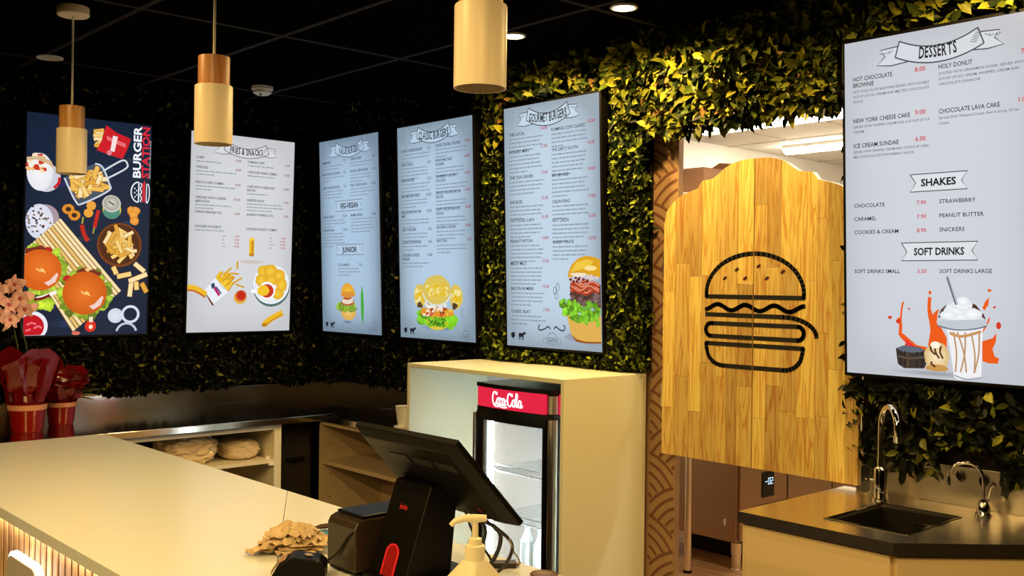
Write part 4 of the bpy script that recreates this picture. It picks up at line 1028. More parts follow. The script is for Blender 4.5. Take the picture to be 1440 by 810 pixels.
def clip_stroke(pts, w_, side):
    """thick polyline -> quads, clipped to one leaf (s>0 right of the seam as seen, s<0 left)"""
    quads = []; n = len(pts); off = []
    for i in range(n):
        a, b = pts[max(i - 1, 0)], pts[min(i + 1, n - 1)]
        dx, dy = b[0] - a[0], b[1] - a[1]; l = sqrt(dx * dx + dy * dy) or 1
        off.append((-dy / l * w_ / 2, dx / l * w_ / 2))
    for i in range(n - 1):
        # per segment, square ends so that corners stay full
        (x0, y0), (x1, y1) = pts[i], pts[i + 1]
        dx, dy = x1 - x0, y1 - y0; l = sqrt(dx * dx + dy * dy)
        if l < 1e-6: continue
        ex, ey = dx / l * w_ * .22, dy / l * w_ * .22; nx, ny = -dy / l * w_ / 2, dx / l * w_ / 2
        q = [(x0 - ex + nx, y0 - ey + ny), (x0 - ex - nx, y0 - ey - ny), (x1 + ex - nx, y1 + ey - ny), (x1 + ex + nx, y1 + ey + ny)]
        # clip against s = +-0.0022
        lim = .0022 * side; res = []
        for j in range(4):
            a, b = q[j], q[(j + 1) % 4]; ia, ib = (a[0] - lim) * side >= 0, (b[0] - lim) * side >= 0
            if ia: res.append(a)
            if ia != ib:
                t = (lim - a[0]) / (b[0] - a[0]); res.append((lim, a[1] + t * (b[1] - a[1])))
        if len(res) >= 3: quads.append(res)
    return quads

for num, side, label in ((1, -1, 'left saloon door leaf of yellow pine with half of the black burger drawing'), (2, 1, 'right saloon door leaf of yellow pine with half of the black burger drawing')):
    hinge_y = SEAM - side * .428
    root = bpy.data.objects.new('door_%d' % num, None); col.objects.link(root); root.location = (DX1, hinge_y, DZ0); ORG[root.name] = Vector(root.location)
    root['kind'] = 'structure'; root['label'] = label
    r = random.Random(40 + num)
    # staves: strips of random width with staggered joints
    widths = [.068, .055, .075, .060, .072, .048, .049]; r.shuffle(widths); k = .4255 / sum(widths); s0 = .0022
    for wd in widths:
        wd *= k; s1 = min(s0 + wd, .427)
        zt = max(door_top(s0), door_top(s1), door_top((s0 + s1) / 2)); z = DZ0; cuts = [DZ0]
        z += r.uniform(.15, .42)
        while z < min(door_top(s0), door_top(s1)) - .12: cuts.append(z); z += r.uniform(.28, .55)
        cuts.append(None)
        for a, b in zip(cuts, cuts[1:]):
            g = .0004
            if b is not None: top = [(s1 - g, b - g), (s0 + g, b - g)]
            else:
                m_ = 7; top = [(s1 - g + (s0 - s1 + 2 * g) * i / m_, 0) for i in range(m_ + 1)]; top = [(s, door_top(s)) for s, _ in top]
            poly = [(s0 + g, a + g), (s1 - g, a + g)] + top
            mb = MB().prism(poly, lambda p, q_, d: (d, SEAM - side * p, q_), DX0 + r.uniform(0, .0005), DX1)
            mb.build('stave', M['pine'], root)
        s0 = s1
    mb = MB()
    for st in emblem_strokes():
        for q_ in clip_stroke(st, .0165, side):
            mb.add([(DX0 - .0006, SEAM - p, z) for p, z in q_], [tuple(range(len(q_)))])
    mb.build('burger_emblem', M['black_print'], root)
    mb = MB()
    for p, z in ((-.128, 1.622), (-.074, 1.655), (-.036, 1.622), (.022, 1.667), (.058, 1.622), (.125, 1.646)):
        if p * side > 0:
            a = .55; vs = []
            for i in range(10):
                t = 2 * pi * i / 10; x_, y_ = .011 * cos(t), .006 * sin(t); vs.append((DX0 - .0006, SEAM - (p + x_ * cos(a) - y_ * sin(a)), z + x_ * sin(a) + y_ * cos(a)))
            mb.add(vs, [tuple(range(10))])
    mb.build('seed_marks', M['seed_print'], root)
    for z in (1.15, 1.67):
        h = MB()
        if num == 1: h.box(3.216, 3.2795, 2.6295, 2.640, z - .04, z + .04); h.lathe([(.006, -.045), (.006, .045)], (3.212, 2.6345, z), 10)
        else: h.box(3.216, 3.2795, 1.762, 1.7705, z - .04, z + .04); h.lathe([(.006, -.045), (.006, .045)], (3.212, 1.7655, z), 10)
        h.build('hinge', M['chrome'], root, smooth=True)

# ------------------------------------------------------------------ service counter
t = thing('service_counter', (1.31, 2.75, 0), 'long white service counter clad in upright wooden slats', 'counter')
MB().box(.957, 1.66, .92, 4.585, 0.0, .866).build('carcass', M['void'], t)
MB().box(.951, .957, .92, 4.585, 0.03, .866).build('backing_board', mat('dark_red_backing', (0.05, 0.012, 0.008), 0.7), t)
k = 0
y = .945
while y < 4.55:
    MB().box(.9475, .951, y, y + .0305, .04, .860).build('slat', M['slatwood'], t); y += .0495
MB().box(.934, .944, .95, 4.55, .8635, .8675).build('led_strip', emis('warm_led', (1.0, 0.74, 0.44), 32.0), t)
t = thing('counter_worktop', (1.315, 2.75, .868), 'broad glossy white worktop running from the till to the steel bench', 'worktop')
MB().prism([(.92, 1.6805), (1.71, 2.9805), (1.71, 4.586), (.92, 4.586)], lambda a, b, d: (a, b, d), .868, .90).build('top_panel', M['laminate'], t, bevel=.0012)
MB().prism([(.92, .90), (1.71, .90), (1.71, 2.9775), (.92, 1.6775)], lambda a, b, d: (a, b, d), .868, .90).build('top_panel', M['laminate'], t, bevel=.0012)

# halo-lit sign on the counter front
def rrect(y0, y1, z0, z1, r, n=8):
    P = []
    for cy, cz, a0 in ((y1 - r, z1 - r, 0), (y0 + r, z1 - r, pi / 2), (y0 + r, z0 + r, pi), (y1 - r, z0 + r, 3 * pi / 2)):
        P += [(cy + r * cos(a0 + pi / 2 * i / n), cz + r * sin(a0 + pi / 2 * i / n)) for i in range(n + 1)]
    return P
t = thing('counter_sign', (.915, 3.03, .40), 'glowing white-edged sign panel on the slatted counter front', 'sign')
MB().prism(rrect(2.885, 3.175, .42, .805, .055), lambda a, b, d: (d, a, b), .907, .921).build('lit_edge', emis('sign_led', (1.0, 0.92, 0.78), 2.6), t)
MB().prism(rrect(2.897, 3.163, .432, .793, .045), lambda a, b, d: (d, a, b), .901, .907).build('face', mat('sign_face', (.55, .5, .45), .4), t)
MB().box(.921, .9470, 2.95, 3.11, .5, .7).build('mount', M['black_plastic'], t)

# ------------------------------------------------------------------ steel bench in the corner
t = thing('steel_bench_top', (2.3, 4.95, .866), 'stainless steel bench top running along the far walls into the corner', 'worktop')
MB().box(.2, 3.262, 4.59, 5.345, .868, .90).build('long_top', M['bench_steel'], t, bevel=.002)
MB().box(2.825, 3.262, 3.778, 4.5895, .868, .90).build('short_top', M['bench_steel'], t, bevel=.002)
MB().box(.2, 3.262, 5.345, 5.357, .868, .992).build('splashback', M['bench_steel'], t, bevel=.001)
MB().box(3.250, 3.262, 3.778, 5.344, .9005, 1.02).build('splashback', M['bench_steel'], t, bevel=.001)
# open shelf cabinet under the long bench
t = thing('shelf_cabinet', (2.1, 5.0, 0), 'open cream shelf cabinet with plastic bags under the far steel bench', 'cabinet')
MB().box(2.574, 2.614, 4.62, 5.34, .06, .866).build('side_panel', M['cabinet'], t, bevel=.001)
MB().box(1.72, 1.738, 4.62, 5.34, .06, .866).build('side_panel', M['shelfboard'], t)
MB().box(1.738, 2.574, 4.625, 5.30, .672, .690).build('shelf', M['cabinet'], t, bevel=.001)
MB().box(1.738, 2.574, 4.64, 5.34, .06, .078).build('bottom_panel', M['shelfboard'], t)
MB().box(1.738, 2.574, 5.322, 5.34, .078, .866).build('back_panel', M['void'], t)  # near black for the shade deep inside the cabinet
MB().box(1.738, 2.574, 4.62, 4.638, .842, .866).build('top_rail', M['cabinet'], t)
MB().lathe([(.012, 0), (.012, .014)], (2.560, 4.66, .690), 10).box(2.545, 2.575, 4.612, 4.64, .662, .672).build('shelf_pin', M['white_plastic'], t)
# dark sheet put in for the shade of the open corner gap
t = thing('corner_gap_shade', (2.73, 5.0, 0), 'dark sheet standing in for the shaded gap in the corner between the two shelf cabinets', 'panel')
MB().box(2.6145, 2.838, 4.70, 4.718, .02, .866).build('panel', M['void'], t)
MB().box(2.69, 2.79, 4.682, 4.6995, .66, .675).box(2.735, 2.747, 4.685, 4.6995, .642, .66).build('bracket', M['black_plastic'], t)
# shelf cabinet under the short bench
t = thing('shelf_cabinet', (3.05, 4.2, 0), 'open brown-shadowed shelf cabinet behind the till under the short bench', 'cabinet')
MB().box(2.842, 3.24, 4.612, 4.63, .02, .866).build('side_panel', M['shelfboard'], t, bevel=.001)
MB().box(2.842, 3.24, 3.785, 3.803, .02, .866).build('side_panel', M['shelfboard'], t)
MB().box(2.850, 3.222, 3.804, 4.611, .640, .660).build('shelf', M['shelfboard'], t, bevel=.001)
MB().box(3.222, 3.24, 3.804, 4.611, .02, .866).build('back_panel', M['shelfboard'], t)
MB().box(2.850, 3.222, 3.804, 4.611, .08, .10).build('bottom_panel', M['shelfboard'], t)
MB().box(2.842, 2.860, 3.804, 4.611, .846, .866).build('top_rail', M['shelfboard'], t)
for z in (.74, .58, .52, .46): 
    MB().lathe([(.003, 0), (.003, .002)], M=rotm((2.90, 4.6115, z), rx=pi / 2), n=8).build('pin_hole', M['void'], t)
t = recentre(MB().box(2.95, 3.07, 3.93, 4.05, .1005, .17).box(2.955, 3.065, 3.935, 4.045, .17, .33).build('storage_tub', M['white_plastic'], bevel=.01)); tag(t, 'pale tub on the bottom of the shelf cabinet behind the till', 'tub')

# plastic bags on the shelf
def crumple(name, c, sz, m, label, cat, seed, n=22, amp=.42):
    r = random.Random(seed); ph = [(r.uniform(2, 14), r.uniform(2, 14), r.uniform(2, 14), r.uniform(0, 6), r.uniform(.2, .8)) for _ in range(12)]
    vs = []; fs = []; m_ = n * 2
    for j in range(n + 1):
        th = pi * j / n
        for i in range(m_):
            a = 2 * pi * i / m_; d = Vector((sin(th) * cos(a), sin(th) * sin(a), cos(th)))
            k_ = 1 + amp * sum(abs(sin(q[0] * d.x + q[1] * d.y + q[2] * d.z + q[3])) * q[4] - .3 for q in ph) / 4
            p = Vector((max(-1, min(1, d.x * 1.25)) * sz[0], max(-1, min(1, d.y * 1.25)) * sz[1], max(-1, min(1, d.z * 1.2)) * sz[2])) * k_
            vs.append((c[0] + p.x, c[1] + p.y, max(c[2] - sz[2] + .001, c[2] + p.z)))
    for j in range(n):
        for i in range(m_): i2 = (i + 1) % m_; fs.append((j * m_ + i, j * m_ + i2, (j + 1) * m_ + i2, (j + 1) * m_ + i))
    o = MB().add(vs, fs).build(name, m, smooth=False)
    return tag(recentre(o), label, cat)
film = mat('cloudy_plastic_film', (.66, .52, .34), .16, spec=.9)
crumple('plastic_bag', (2.18, 4.80, .690 + .07), (.12, .11, .07), film, 'large crumpled clear plastic bag on the shelf under the steel bench', 'bag', 3)
crumple('plastic_bag', (2.455, 4.78, .690 + .048), (.085, .10, .048), film, 'smaller clear plastic pack of sticks beside the large bag', 'bag', 8, amp=.16)

# ------------------------------------------------------------------ fridge surround and fridge
t = thing('fridge_surround', (3.02, 3.27, 0), 'cream box surround standing around the drinks fridge', 'cabinet')
MB().box(2.778, 3.262, 2.763, 2.781, 0, 1.207).build('side_panel', M['surround'], t, bevel=.0008)
MB().box(2.778, 3.262, 3.756, 3.774, 0, 1.207).build('side_panel', M['surround'], t, bevel=.0008)
MB().box(2.778, 3.262, 2.763, 3.774, 1.2072, 1.225).build('top_panel', M['surround'], t, bevel=.0008)
MB().box(3.246, 3.262, 2.7812, 3.7558, 0, 1.207).build('back_panel', mat('white_back_board', (.8, .8, .8), .5), t)

glass, gt, gp = new_mat('fridge_glass')
gp.inputs['Base Color'].default_value = (.95, 1, .98, 1); gp.inputs['Roughness'].default_value = .03; gp.inputs['Specular IOR Level'].default_value = .6
tr = gt.nodes.new('ShaderNodeBsdfTransparent'); mx = gt.nodes.new('ShaderNodeMixShader'); mx.inputs[0].default_value = .10
gt.links.new(tr.outputs[0], mx.inputs[1]); gt.links.new(gp.outputs[0], mx.inputs[2]); gt.links.new(mx.outputs[0], gt.nodes['Material Output'].inputs['Surface'])
GLASS = glass
FX, FY0, FY1 = 2.815, 2.862, 3.325
t = thing('drinks_fridge', (3.02, 3.09, 0), 'glass drinks fridge with a glowing red sign, inside the cream surround', 'fridge')
def bow(y, k=.022): u = (y - FY0) / (FY1 - FY0); return -k * 4 * u * (1 - u)
def curved(z0, z1, y0, y1, dx0, dx1, n=14):
    ys = [y0 + (y1 - y0) * i / n for i in range(n + 1)]
    poly = [(FX + dx0 + bow(y), y) for y in ys] + [(FX + dx1 + bow(y), y) for y in reversed(ys)]
    return MB().prism(poly, lambda a, b, d: (a, b, d), z0, z1)
def curved_full(z0, z1, back=3.225, dx=0.0, n=14):
    ys = [FY0 + (FY1 - FY0) * i / n for i in range(n + 1)]
    return MB().prism([(FX + dx + bow(y), y) for y in ys] + [(back, FY1), (back, FY0)], lambda a, b, d: (a, b, d), z0, z1)
black_f = M['black_gloss']; white_in = mat('white_fridge_liner', (.50, .54, .55), .3)
curved_full(1.155, 1.172).build('top_cap', black_f, t)
curved_full(1.072, 1.155, dx=.012).build('header_box', M['black_plastic'], t)
hd = curved(1.074, 1.154, FY0 + .035, FY1 - .012, -.001, .010).build('header_sign', emis('red_backlit_sign', (0.62, 0.012, 0.045), 1.25), t, smooth=True)
hs = MB().box(FX + .035, 3.20, FY0 - .003, FY0 + .006, 1.074, 1.154).build('side_sign', emis('red_backlit_side', (0.62, 0.012, 0.045), 1.25), t)
# script lettering "Coca-Cola", drawn with strokes on the curved sign
def script_word():
    L = []
    def arc(cx, cz, rx, rz, a0, a1, n=16): return [(cx + rx * cos(a0 + (a1 - a0) * i / n), cz + rz * sin(a0 + (a1 - a0) * i / n)) for i in range(n + 1)]
    def bigC(x): return arc(x, .0, .62, 1.0, .75, 2 * pi - .55) + [(x + .75, -.55)]
    def o(x): return arc(x, -.45, .36, .52, pi / 2, pi / 2 + 2 * pi) + [(x + .30, .12), (x + .5, .05)]
    def sc(x): return arc(x, -.45, .36, .52, .6, 2 * pi - .5)
    def a(x): return arc(x, -.45, .34, .52, .5, 2 * pi + .5)
    L += [bigC(0), [(.35, .72), (.62, .95), (.60, .55)]]
    L += [o(1.05), sc(1.85), a(2.6), [(2.94, .05), (2.92, -.75), (3.1, -.95), (3.3, -.7)], [(3.25, -.25), (3.6, -.25)]]
    L += [bigC(4.3), [(4.65, .72), (4.92, .95), (4.90, .55)], o(5.35), [(5.85, -.4), (6.25, .6), (6.15, 1.05), (5.95, .9), (5.98, -.6), (6.15, -.95), (6.4, -.7)], a(6.85), [(7.19, .05), (7.17, -.75), (7.35, -.95), (7.6, -.6)]]
    L += [[(-.3, -1.0), (.4, -1.28), (1.6, -1.2), (2.6, -1.32), (3.6, -1.2)]]
    return L
mb = MB(); sc_ = .185 / 8.2; mid = 3.105
for st in script_word():
    pts = smooth_path([(p[0], p[1], 0) for p in st], 3); n = len(pts); vs = []
    for i in range(n):
        a, b = pts[max(i - 1, 0)], pts[min(i + 1, n - 1)]; d = (b - a); d.normalize(); wd = .17 + .10 * abs(d.y)
        for sg in (1, -1):
            px, pz = pts[i].x - d.y * wd / 2 * sg * 1.3, pts[i].y + d.x * wd / 2 * sg * 1.3
            yy = mid + .0925 - (px + .6) * sc_; vs.append((FX - .003 + bow(yy), yy, 1.116 + pz * sc_ * 1.15))
    mb.add(vs, [(2 * i, 2 * i + 1, 2 * i + 3, 2 * i + 2) for i in range(n - 1)])
mb.build('sign_lettering', emis('white_backlit_letters', (1.0, 0.92, 0.92), 1.6), hd)
# metal corner post and trims
MB().lathe([(.021, 1.078), (.021, 1.150)], (FX + .014, FY0 + .012, 0), 20).build('corner_post', M['steel'], t, smooth=True)
MB().lathe([(.021, .09), (.021, 1.055)], (FX + .014, FY0 + .012, 0), 20).build('corner_post', M['steel'], t, smooth=True)
curved_full(1.052, 1.072, dx=.004).build('top_frame', black_f, t)
curved(1.018, 1.052, FY0 + .034, FY1, .0, .03).build('door_top_rail', black_f, t)
curved(.09, .15, FY0 + .034, FY1, .0, .03).build('door_bottom_rail', black_f, t)
MB().box(FX + bow(FY0 + .045), FX + .03, FY0 + .034, FY0 + .048, .15, 1.018).build('door_stile', black_f, t)
MB().box(FX - .002, FX + .03, FY1 - .045, FY1, .15, 1.018).build('door_stile', black_f, t)
MB().box(FX - .018, FX - .002, FY1 - .012, FY1 + .004, .30, 1.045).build('door_handle', M['steel'], t, bevel=.003)
MB().box(FX + .035, FX + .055, FY0, FY0 + .02, .09, 1.052).box(3.205, 3.225, FY0, FY0 + .02, .09, 1.052).build('side_frame', black_f, t)
MB().box(FX + .03, 3.225, FY0, FY1, .03, .09).build('base', black_f, t)
MB().box(FX + .05, FX + .08, FY0 + .03, FY0 + .06, 0, .03).box(FX + .05, FX + .08, FY1 - .06, FY1 - .03, 0, .03).box(3.17, 3.20, FY0 + .03, FY0 + .06, 0, .03).box(3.17, 3.20, FY1 - .06, FY1 - .03, 0, .03).build('feet', M['black_plastic'], t)
MB().box(3.205, 3.225, FY0 + .02, FY1, .09, 1.052).build('back_wall', white_in, t)
MB().box(FX + .03, 3.205, FY1 - .008, FY1 - .004, .09, 1.052).build('side_glass', GLASS, t)
curved(.15, 1.018, FY0 + .048, FY1 - .045, .008, .012).build('door_glass', glass, t)
MB().box(FX + .055, 3.205, FY0 + .004, FY0 + .008, .09, 1.052).build('side_glass', glass, t)
led = emis('cold_fridge_led', (.78, .91, 1.0), 46.0)
MB().box(FX + .036, FX + .046, FY1 - .062, FY1 - .050, .16, 1.01).build('led_strip', led, t)
MB().box(FX + .036, FX + .046, FY0 + .052, FY0 + .062, .16, 1.01).build('led_strip', led, t)
for z in np.arange(.20, 1.0, .028):
    MB().box(FX + .033, FX + .036, FY1 - .040, FY1 - .030, z, z + .008).build('led_chip', led, t)
wire = mat('chrome_shelf_wire', (.8, .85, .87), .2, metal=.8)
for z in (.80, .60, .38):
    mb = MB().tube([(FX + .05, FY0 + .06, z), (FX + .05, FY1 - .05, z)], .0045, 6).tube([(3.19, FY0 + .03, z), (3.19, FY1 - .03, z)], .004, 6)
    for i in range(15):
        y = FY0 + .035 + (FY1 - FY0 - .07) * i / 14; mb.tube([(FX + .05, y, z + .004), (3.19, y, z + .004)], .0022, 5)
    mb.tube([(FX + .05, FY0 + .06, z + .025), (FX + .05, FY1 - .05, z + .025)], .003, 6)
    mb.build('wire_shelf', wire, t)
MB().box(3.10, 3.20, FY1 - .20, FY1 - .10, .965, .985).build('fan_grille', M['white_plastic'], t)
MB().box(FX + .062, FX + .085, FY0 - .0012, FY0 + .0035, 1.02, 1.045).build('energy_sticker', mat('sticker', (.75, .6, .6), .5), t)
bot = mat('milky_bottle', (.75, .88, .9), .15, spec=.8)
cap_m = mat('bottle_cap', (.7, .75, .78), .3)
for i, (x, y, h, lb) in enumerate(((2.93, 3.12, .185, 'left pale bottle on the lower fridge shelf'), (2.93, 3.04, .18, 'middle pale bottle on the lower fridge shelf'), (2.93, 2.965, .18, 'right pale bottle on the lower fridge shelf'), (3.05, 3.08, .185, 'pale bottle in the rear row of the fridge'))):
    b = thing('drink_bottle', (x, y, .388), lb, 'bottle', 'bottles in the drinks fridge')
    MB().lathe([(.030, 0), (.032, .01), (.032, .09), (.029, .11), (.032, .125), (.028, h - .055), (.012, h - .02), (.012, h)], (x, y, .3885), 18).build('body', bot, b, smooth=True)
    MB().lathe([(.0145, 0), (.0145, .016)], (x, y, .3885 + h), 14).build('cap', cap_m, b, smooth=True)

# small container on the bench beside the surround
t = thing('paper_cup', (2.90, 3.955, .90), 'cream paper cup on a saucer between the bench corner and fridge surround', 'cup')
MB().lathe([(.034, 0), (.046, .095), (.048, .095)], (2.90, 3.955, .906), 20).build('cup', M['white_plastic'], t, smooth=True)
MB().lathe([(.052, 0), (.054, .006)], (2.90, 3.955, .9002), 20).build('saucer', M['white_plastic'], t)
# ------------------------------------------------------------------ sink bench
B0 = .866
hx0, hx1, hy0, hy1 = 2.735, 3.075, 1.362, 1.620
t = thing('sink_bench_top', (2.95, 1.4, B0), 'stainless steel sink bench top with a cut-off corner, under the desserts screen', 'worktop')
mb = MB()
up = lambda a, b, d: (a, b, d)
mb.prism([(2.62, 1.343), (hx0, 1.343), (hx0, 1.847), (2.62, 1.847)], up, B0, .90)
mb.prism([(hx0, hy1), (hx1, hy1), (hx1, 1.847), (hx0, 1.847)], up, B0, .90)
mb.prism([(hx1, 1.343), (3.25, 1.343), (3.25, 1.847), (hx1, 1.847)], up, B0, .90)
mb.prism([(hx0, 1.343), (hx1, 1.343), (hx1, hy0), (hx0, hy0)], up, B0, .90)
mb.prism([(2.62, 1.343), (3.25, .773), (3.25, 1.343)], up, B0, .90)
mb.build('top', M['steel'], t)
MB().box(3.240, 3.25, .773, 1.80, .9002, 1.025).build('splashback', M['steel'], t, bevel=.001)
mb = MB()
dz = .74; ins = .012
R0 = [(hx0, hy0), (hx1, hy0), (hx1, hy1), (hx0, hy1)]; R1 = [(hx0 + ins, hy0 + ins), (hx1 - ins, hy0 + ins), (hx1 - ins, hy1 - ins), (hx0 + ins, hy1 - ins)]
vs = [(x, y, .898) for x, y in R0] + [(x, y, .893) for x, y in R1] + [(x, y, dz) for x, y in R1]
mb.add(vs, [(i, (i + 1) % 4, 4 + (i + 1) % 4, 4 + i) for i in range(4)] + [(4 + i, 4 + (i + 1) % 4, 8 + (i + 1) % 4, 8 + i) for i in range(4)] + [(8, 9, 10, 11)])
bowl = mb.build('sink_bowl', M['steel_dark'], t)
rim = MB()
for a, b in zip(R0, R0[1:] + R0[:1]): rim.tube([(a[0], a[1], .9005), (b[0], b[1], .9005)], .0035, 6)
rim.build('sink_rim', M['chrome'], t, smooth=True)
mb = MB().tube([(hx1 - ins - .001, 1.50, .862), (hx1 - ins - .001, 1.44, .862), (hx1 - ins - .001, 1.44, .848), (hx1 - ins - .001, 1.50, .848), (hx1 - ins - .001, 1.50, .862)], .0022, 6)
mb.build('overflow_slot', M['chrome'], bowl)
MB().lathe([(.028, 0), (.030, .003)], (2.90, 1.49, dz + .0005), 20).build('drain', M['chrome'], bowl)
# cabinet below: two fronts meeting at the cut-off corner
t = thing('sink_cabinet', (2.95, 1.4, 0), 'cream sink cabinet under the steel bench at the right', 'cabinet')
MB().prism([(2.655, 1.355), (3.235, .83), (3.235, 1.832), (2.655, 1.832)], up, .08, .735).build('carcass', M['warm_cabinet'], t)
MB().prism([(2.655, 1.355), (3.235, .83), (3.235, .85), (2.675, 1.36), (2.675, 1.832), (2.655, 1.832)], up, .735, .865).build('top_rail', M['warm_cabinet'], t)
MB().box(2.640, 2.655, 1.834, 1.842, .08, .864).box(2.655, 3.235, 1.834, 1.842, .08, .864).build('end_panel', M['warm_cabinet'], t)
MB().box(2.637, 2.6545, 1.362, 1.832, .09, .858).build('door', M['warm_cabinet'], t, bevel=.001)
dv = Vector((3.235 - 2.655, .83 - 1.355, 0)).normalized(); nv = Vector((dv.y, -dv.x, 0)); 
p0 = Vector((2.640, 1.352, 0)); ln = .76
pa = [p0 + dv * .006, p0 + dv * ln, p0 + dv * ln + nv * -.016 * 0, ]
q = [(p0 + dv * .008), (p0 + dv * ln)]
nn_ = Vector((-dv.y, dv.x, 0)); nn_ = nn_ if nn_.x < 0 else -nn_
poly = [tuple((q[0] + nn_ * -.012).xy), tuple((q[1] + nn_ * -.012).xy), tuple((q[1] + nn_ * .005).xy), tuple((q[0] + nn_ * .005).xy)]
MB().prism(poly, up, .09, .858).build('door', M['warm_cabinet'], t, bevel=.001)
MB().box(2.70, 3.2, 1.0, 1.80, .0, .08).build('plinth', M['void'], t)

# tall mixer tap
t = thing('kitchen_tap', (3.118, 1.645, .90), 'tall chrome gooseneck mixer tap with a flat side lever', 'tap')
bx, by = 3.118, 1.645
MB().lathe([(.026, 0), (.026, .006), (.021, .008), (.021, .10), (.018, .106), (.0115, .110), (.0115, .13)], (bx, by, .9005), 24).build('body', M['chrome'], t, smooth=True)
arc = [(bx, by, 1.02), (bx, by, 1.14)] + [(bx - .06 * .62 * (1 - cos(a)), by - .06 * .78 * (1 - cos(a)), 1.14 + .072 * sin(a)) for a in [pi * i / 14 for i in range(1, 15)]]
e = arc[-1]; arc += [(e[0], e[1], e[2] - .022)]
sp = MB().tube(arc, .0105, 12).build('spout', M['chrome'], t, smooth=True)
MB().lathe([(.0125, 0), (.0125, -.020), (.010, -.022)], (e[0], e[1], e[2] - .014), 14).build('nozzle', M['chrome'], sp, smooth=True)
MB().tube([(bx, by, .965), (bx - .012, by + .046, .965)], .007, 8).build('lever_stem', M['chrome'], t, smooth=True)
MB().prism(rrect(by + .030, by + .062, .918, 1.012, .014), lambda a, b, d: (d + .0, a, b), bx - .017, bx - .008).build('lever', M['chrome'], t, smooth=True, bevel=.001)
# small tap at the right
t = thing('filter_tap', (3.158, 1.332, .90), 'small chrome gooseneck tap at the right of the sink', 'tap')
bx, by = 3.158, 1.332
MB().lathe([(.024, 0), (.024, .006), (.020, .010), (.019, .03), (.010, .046), (.0075, .050)], (bx, by, .9005), 20).build('body', M['chrome'], t, smooth=True)
arc = [(bx, by, .94), (bx, by, 1.005)] + [(bx - .050 * .30 * (1 - cos(a)), by + .050 * .95 * (1 - cos(a)), 1.005 + .052 * sin(a)) for a in [pi * i / 14 for i in range(1, 15)]]
e = arc[-1]
sp = MB().tube(arc, .0052, 10).build('spout', M['chrome'], t, smooth=True)
MB().lathe([(.0075, .004), (.0075, -.022)], e, 12).build('nozzle', M['chrome'], sp, smooth=True)
MB().tube([(bx + .004, by - .012, .945), (bx + .006, by - .018, .985), (bx + .006, by - .030, 1.0)], [.005, .005, .008], 8).build('lever', M['chrome'], t, smooth=True)

# ------------------------------------------------------------------ kitchen beyond the doors
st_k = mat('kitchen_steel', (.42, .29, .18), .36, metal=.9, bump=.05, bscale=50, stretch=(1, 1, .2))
t = thing('undercounter_fridge', (5.6, 3.7, 0), 'steel kitchen fridge with a digital display, seen under the swing doors', 'fridge')
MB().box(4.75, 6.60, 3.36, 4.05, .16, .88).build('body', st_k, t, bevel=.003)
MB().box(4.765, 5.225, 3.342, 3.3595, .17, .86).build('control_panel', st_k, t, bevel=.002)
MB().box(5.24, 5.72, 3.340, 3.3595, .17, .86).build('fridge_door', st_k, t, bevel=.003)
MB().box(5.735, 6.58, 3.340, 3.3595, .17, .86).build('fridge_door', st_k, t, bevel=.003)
dp = MB().box(4.972, 5.085, 3.336, 3.3415, .39, .535).build('display', M['black_gloss'], t)
mb = MB()
def seg7(x, z, segs, w_=.018, h_=.034, th=.0045):
    S = {'a': (0, h_, w_, h_), 'd': (0, 0, w_, 0), 'g': (0, h_ / 2, w_, h_ / 2), 'f': (0, h_ / 2, 0, h_), 'b': (w_, h_ / 2, w_, h_), 'e': (0, 0, 0, h_ / 2), 'c': (w_, 0, w_, h_ / 2)}
    for s in segs:
        x0, z0, x1, z1 = S[s]; mb.box(x + x0 - th / 2, x + x1 + th / 2, 3.3348, 3.3358, z + z0 - th / 2, z + z1 + th / 2)
seg7(4.995, .462, 'g'); seg7(5.024, .462, 'abcdef'); seg7(5.051, .462, 'abged')
mb.build('digits', emis('display_digits', (.55, .8, 1.0), 1.2), dp)
for i in range(14):
    x = 4.87 + i * .024
    MB().add([(x, 3.3405, .30), (x + .010, 3.3405, .30), (x + .032, 3.3405, .352), (x + .022, 3.3405, .352), (x, 3.3425, .30), (x + .010, 3.3425, .30), (x + .032, 3.3425, .352), (x + .022, 3.3425, .352)], [(0, 1, 2, 3), (7, 6, 5, 4), (0, 4, 5, 1), (1, 5, 6, 2), (2, 6, 7, 3), (3, 7, 4, 0)]).build('vent_slot', M['black_print'], t)
MB().box(4.742, 4.7495, 3.43, 3.438, .25, .285).build('torn_sticker', M['white_plastic'], t)
for x, y in ((4.79, 3.385), (4.79, 4.0), (6.5, 3.4), (6.5, 4.0)):
    l = MB().lathe([(.030, .155), (.030, .09), (.026, .088), (.027, .08), (.026, .012), (.030, .008), (.030, 0)], (x, y, 0), 18).build('leg', M['steel'], t, smooth=True)
MB().box(5.0, 6.5, 3.55, 3.9, .0, .15).build('kick_gap_block', M['void'], t)  # dark block filling the black gap under the fridge body
t = thing('steel_table', (4.2, 3.7, 0), 'steel post and table of the kitchen behind the left door', 'table')
MB().box(3.95, 4.58, 3.45, 4.05, .86, .90).build('top', M['steel'], t, bevel=.002)
for x, y in ((4.54, 3.53), (3.99, 3.53), (4.54, 4.01), (3.99, 4.01)):
    l = MB().lathe([(.020, .012), (.020, .86)], (x, y, 0), 16).build('leg', M['steel'], t, smooth=True)
    MB().lathe([(.024, 0), (.024, .014)], (x, y, 0), 16).build('foot', M['black_plastic'], l, smooth=True)
t = thing('wall_shelf', (5.75, 4.3, 2.2), 'white shelf high on the kitchen wall behind the left door', 'shelf')
MB().box(5.45, 6.1, 4.20, 4.449, 2.205, 2.225).build('board', M['white_plastic'], t)
MB().box(5.50, 5.52, 4.25, 4.449, 2.12, 2.205).build('bracket', M['white_plastic'], t); MB().box(6.03, 6.05, 4.25, 4.449, 2.12, 2.205).build('bracket', M['white_plastic'], t)
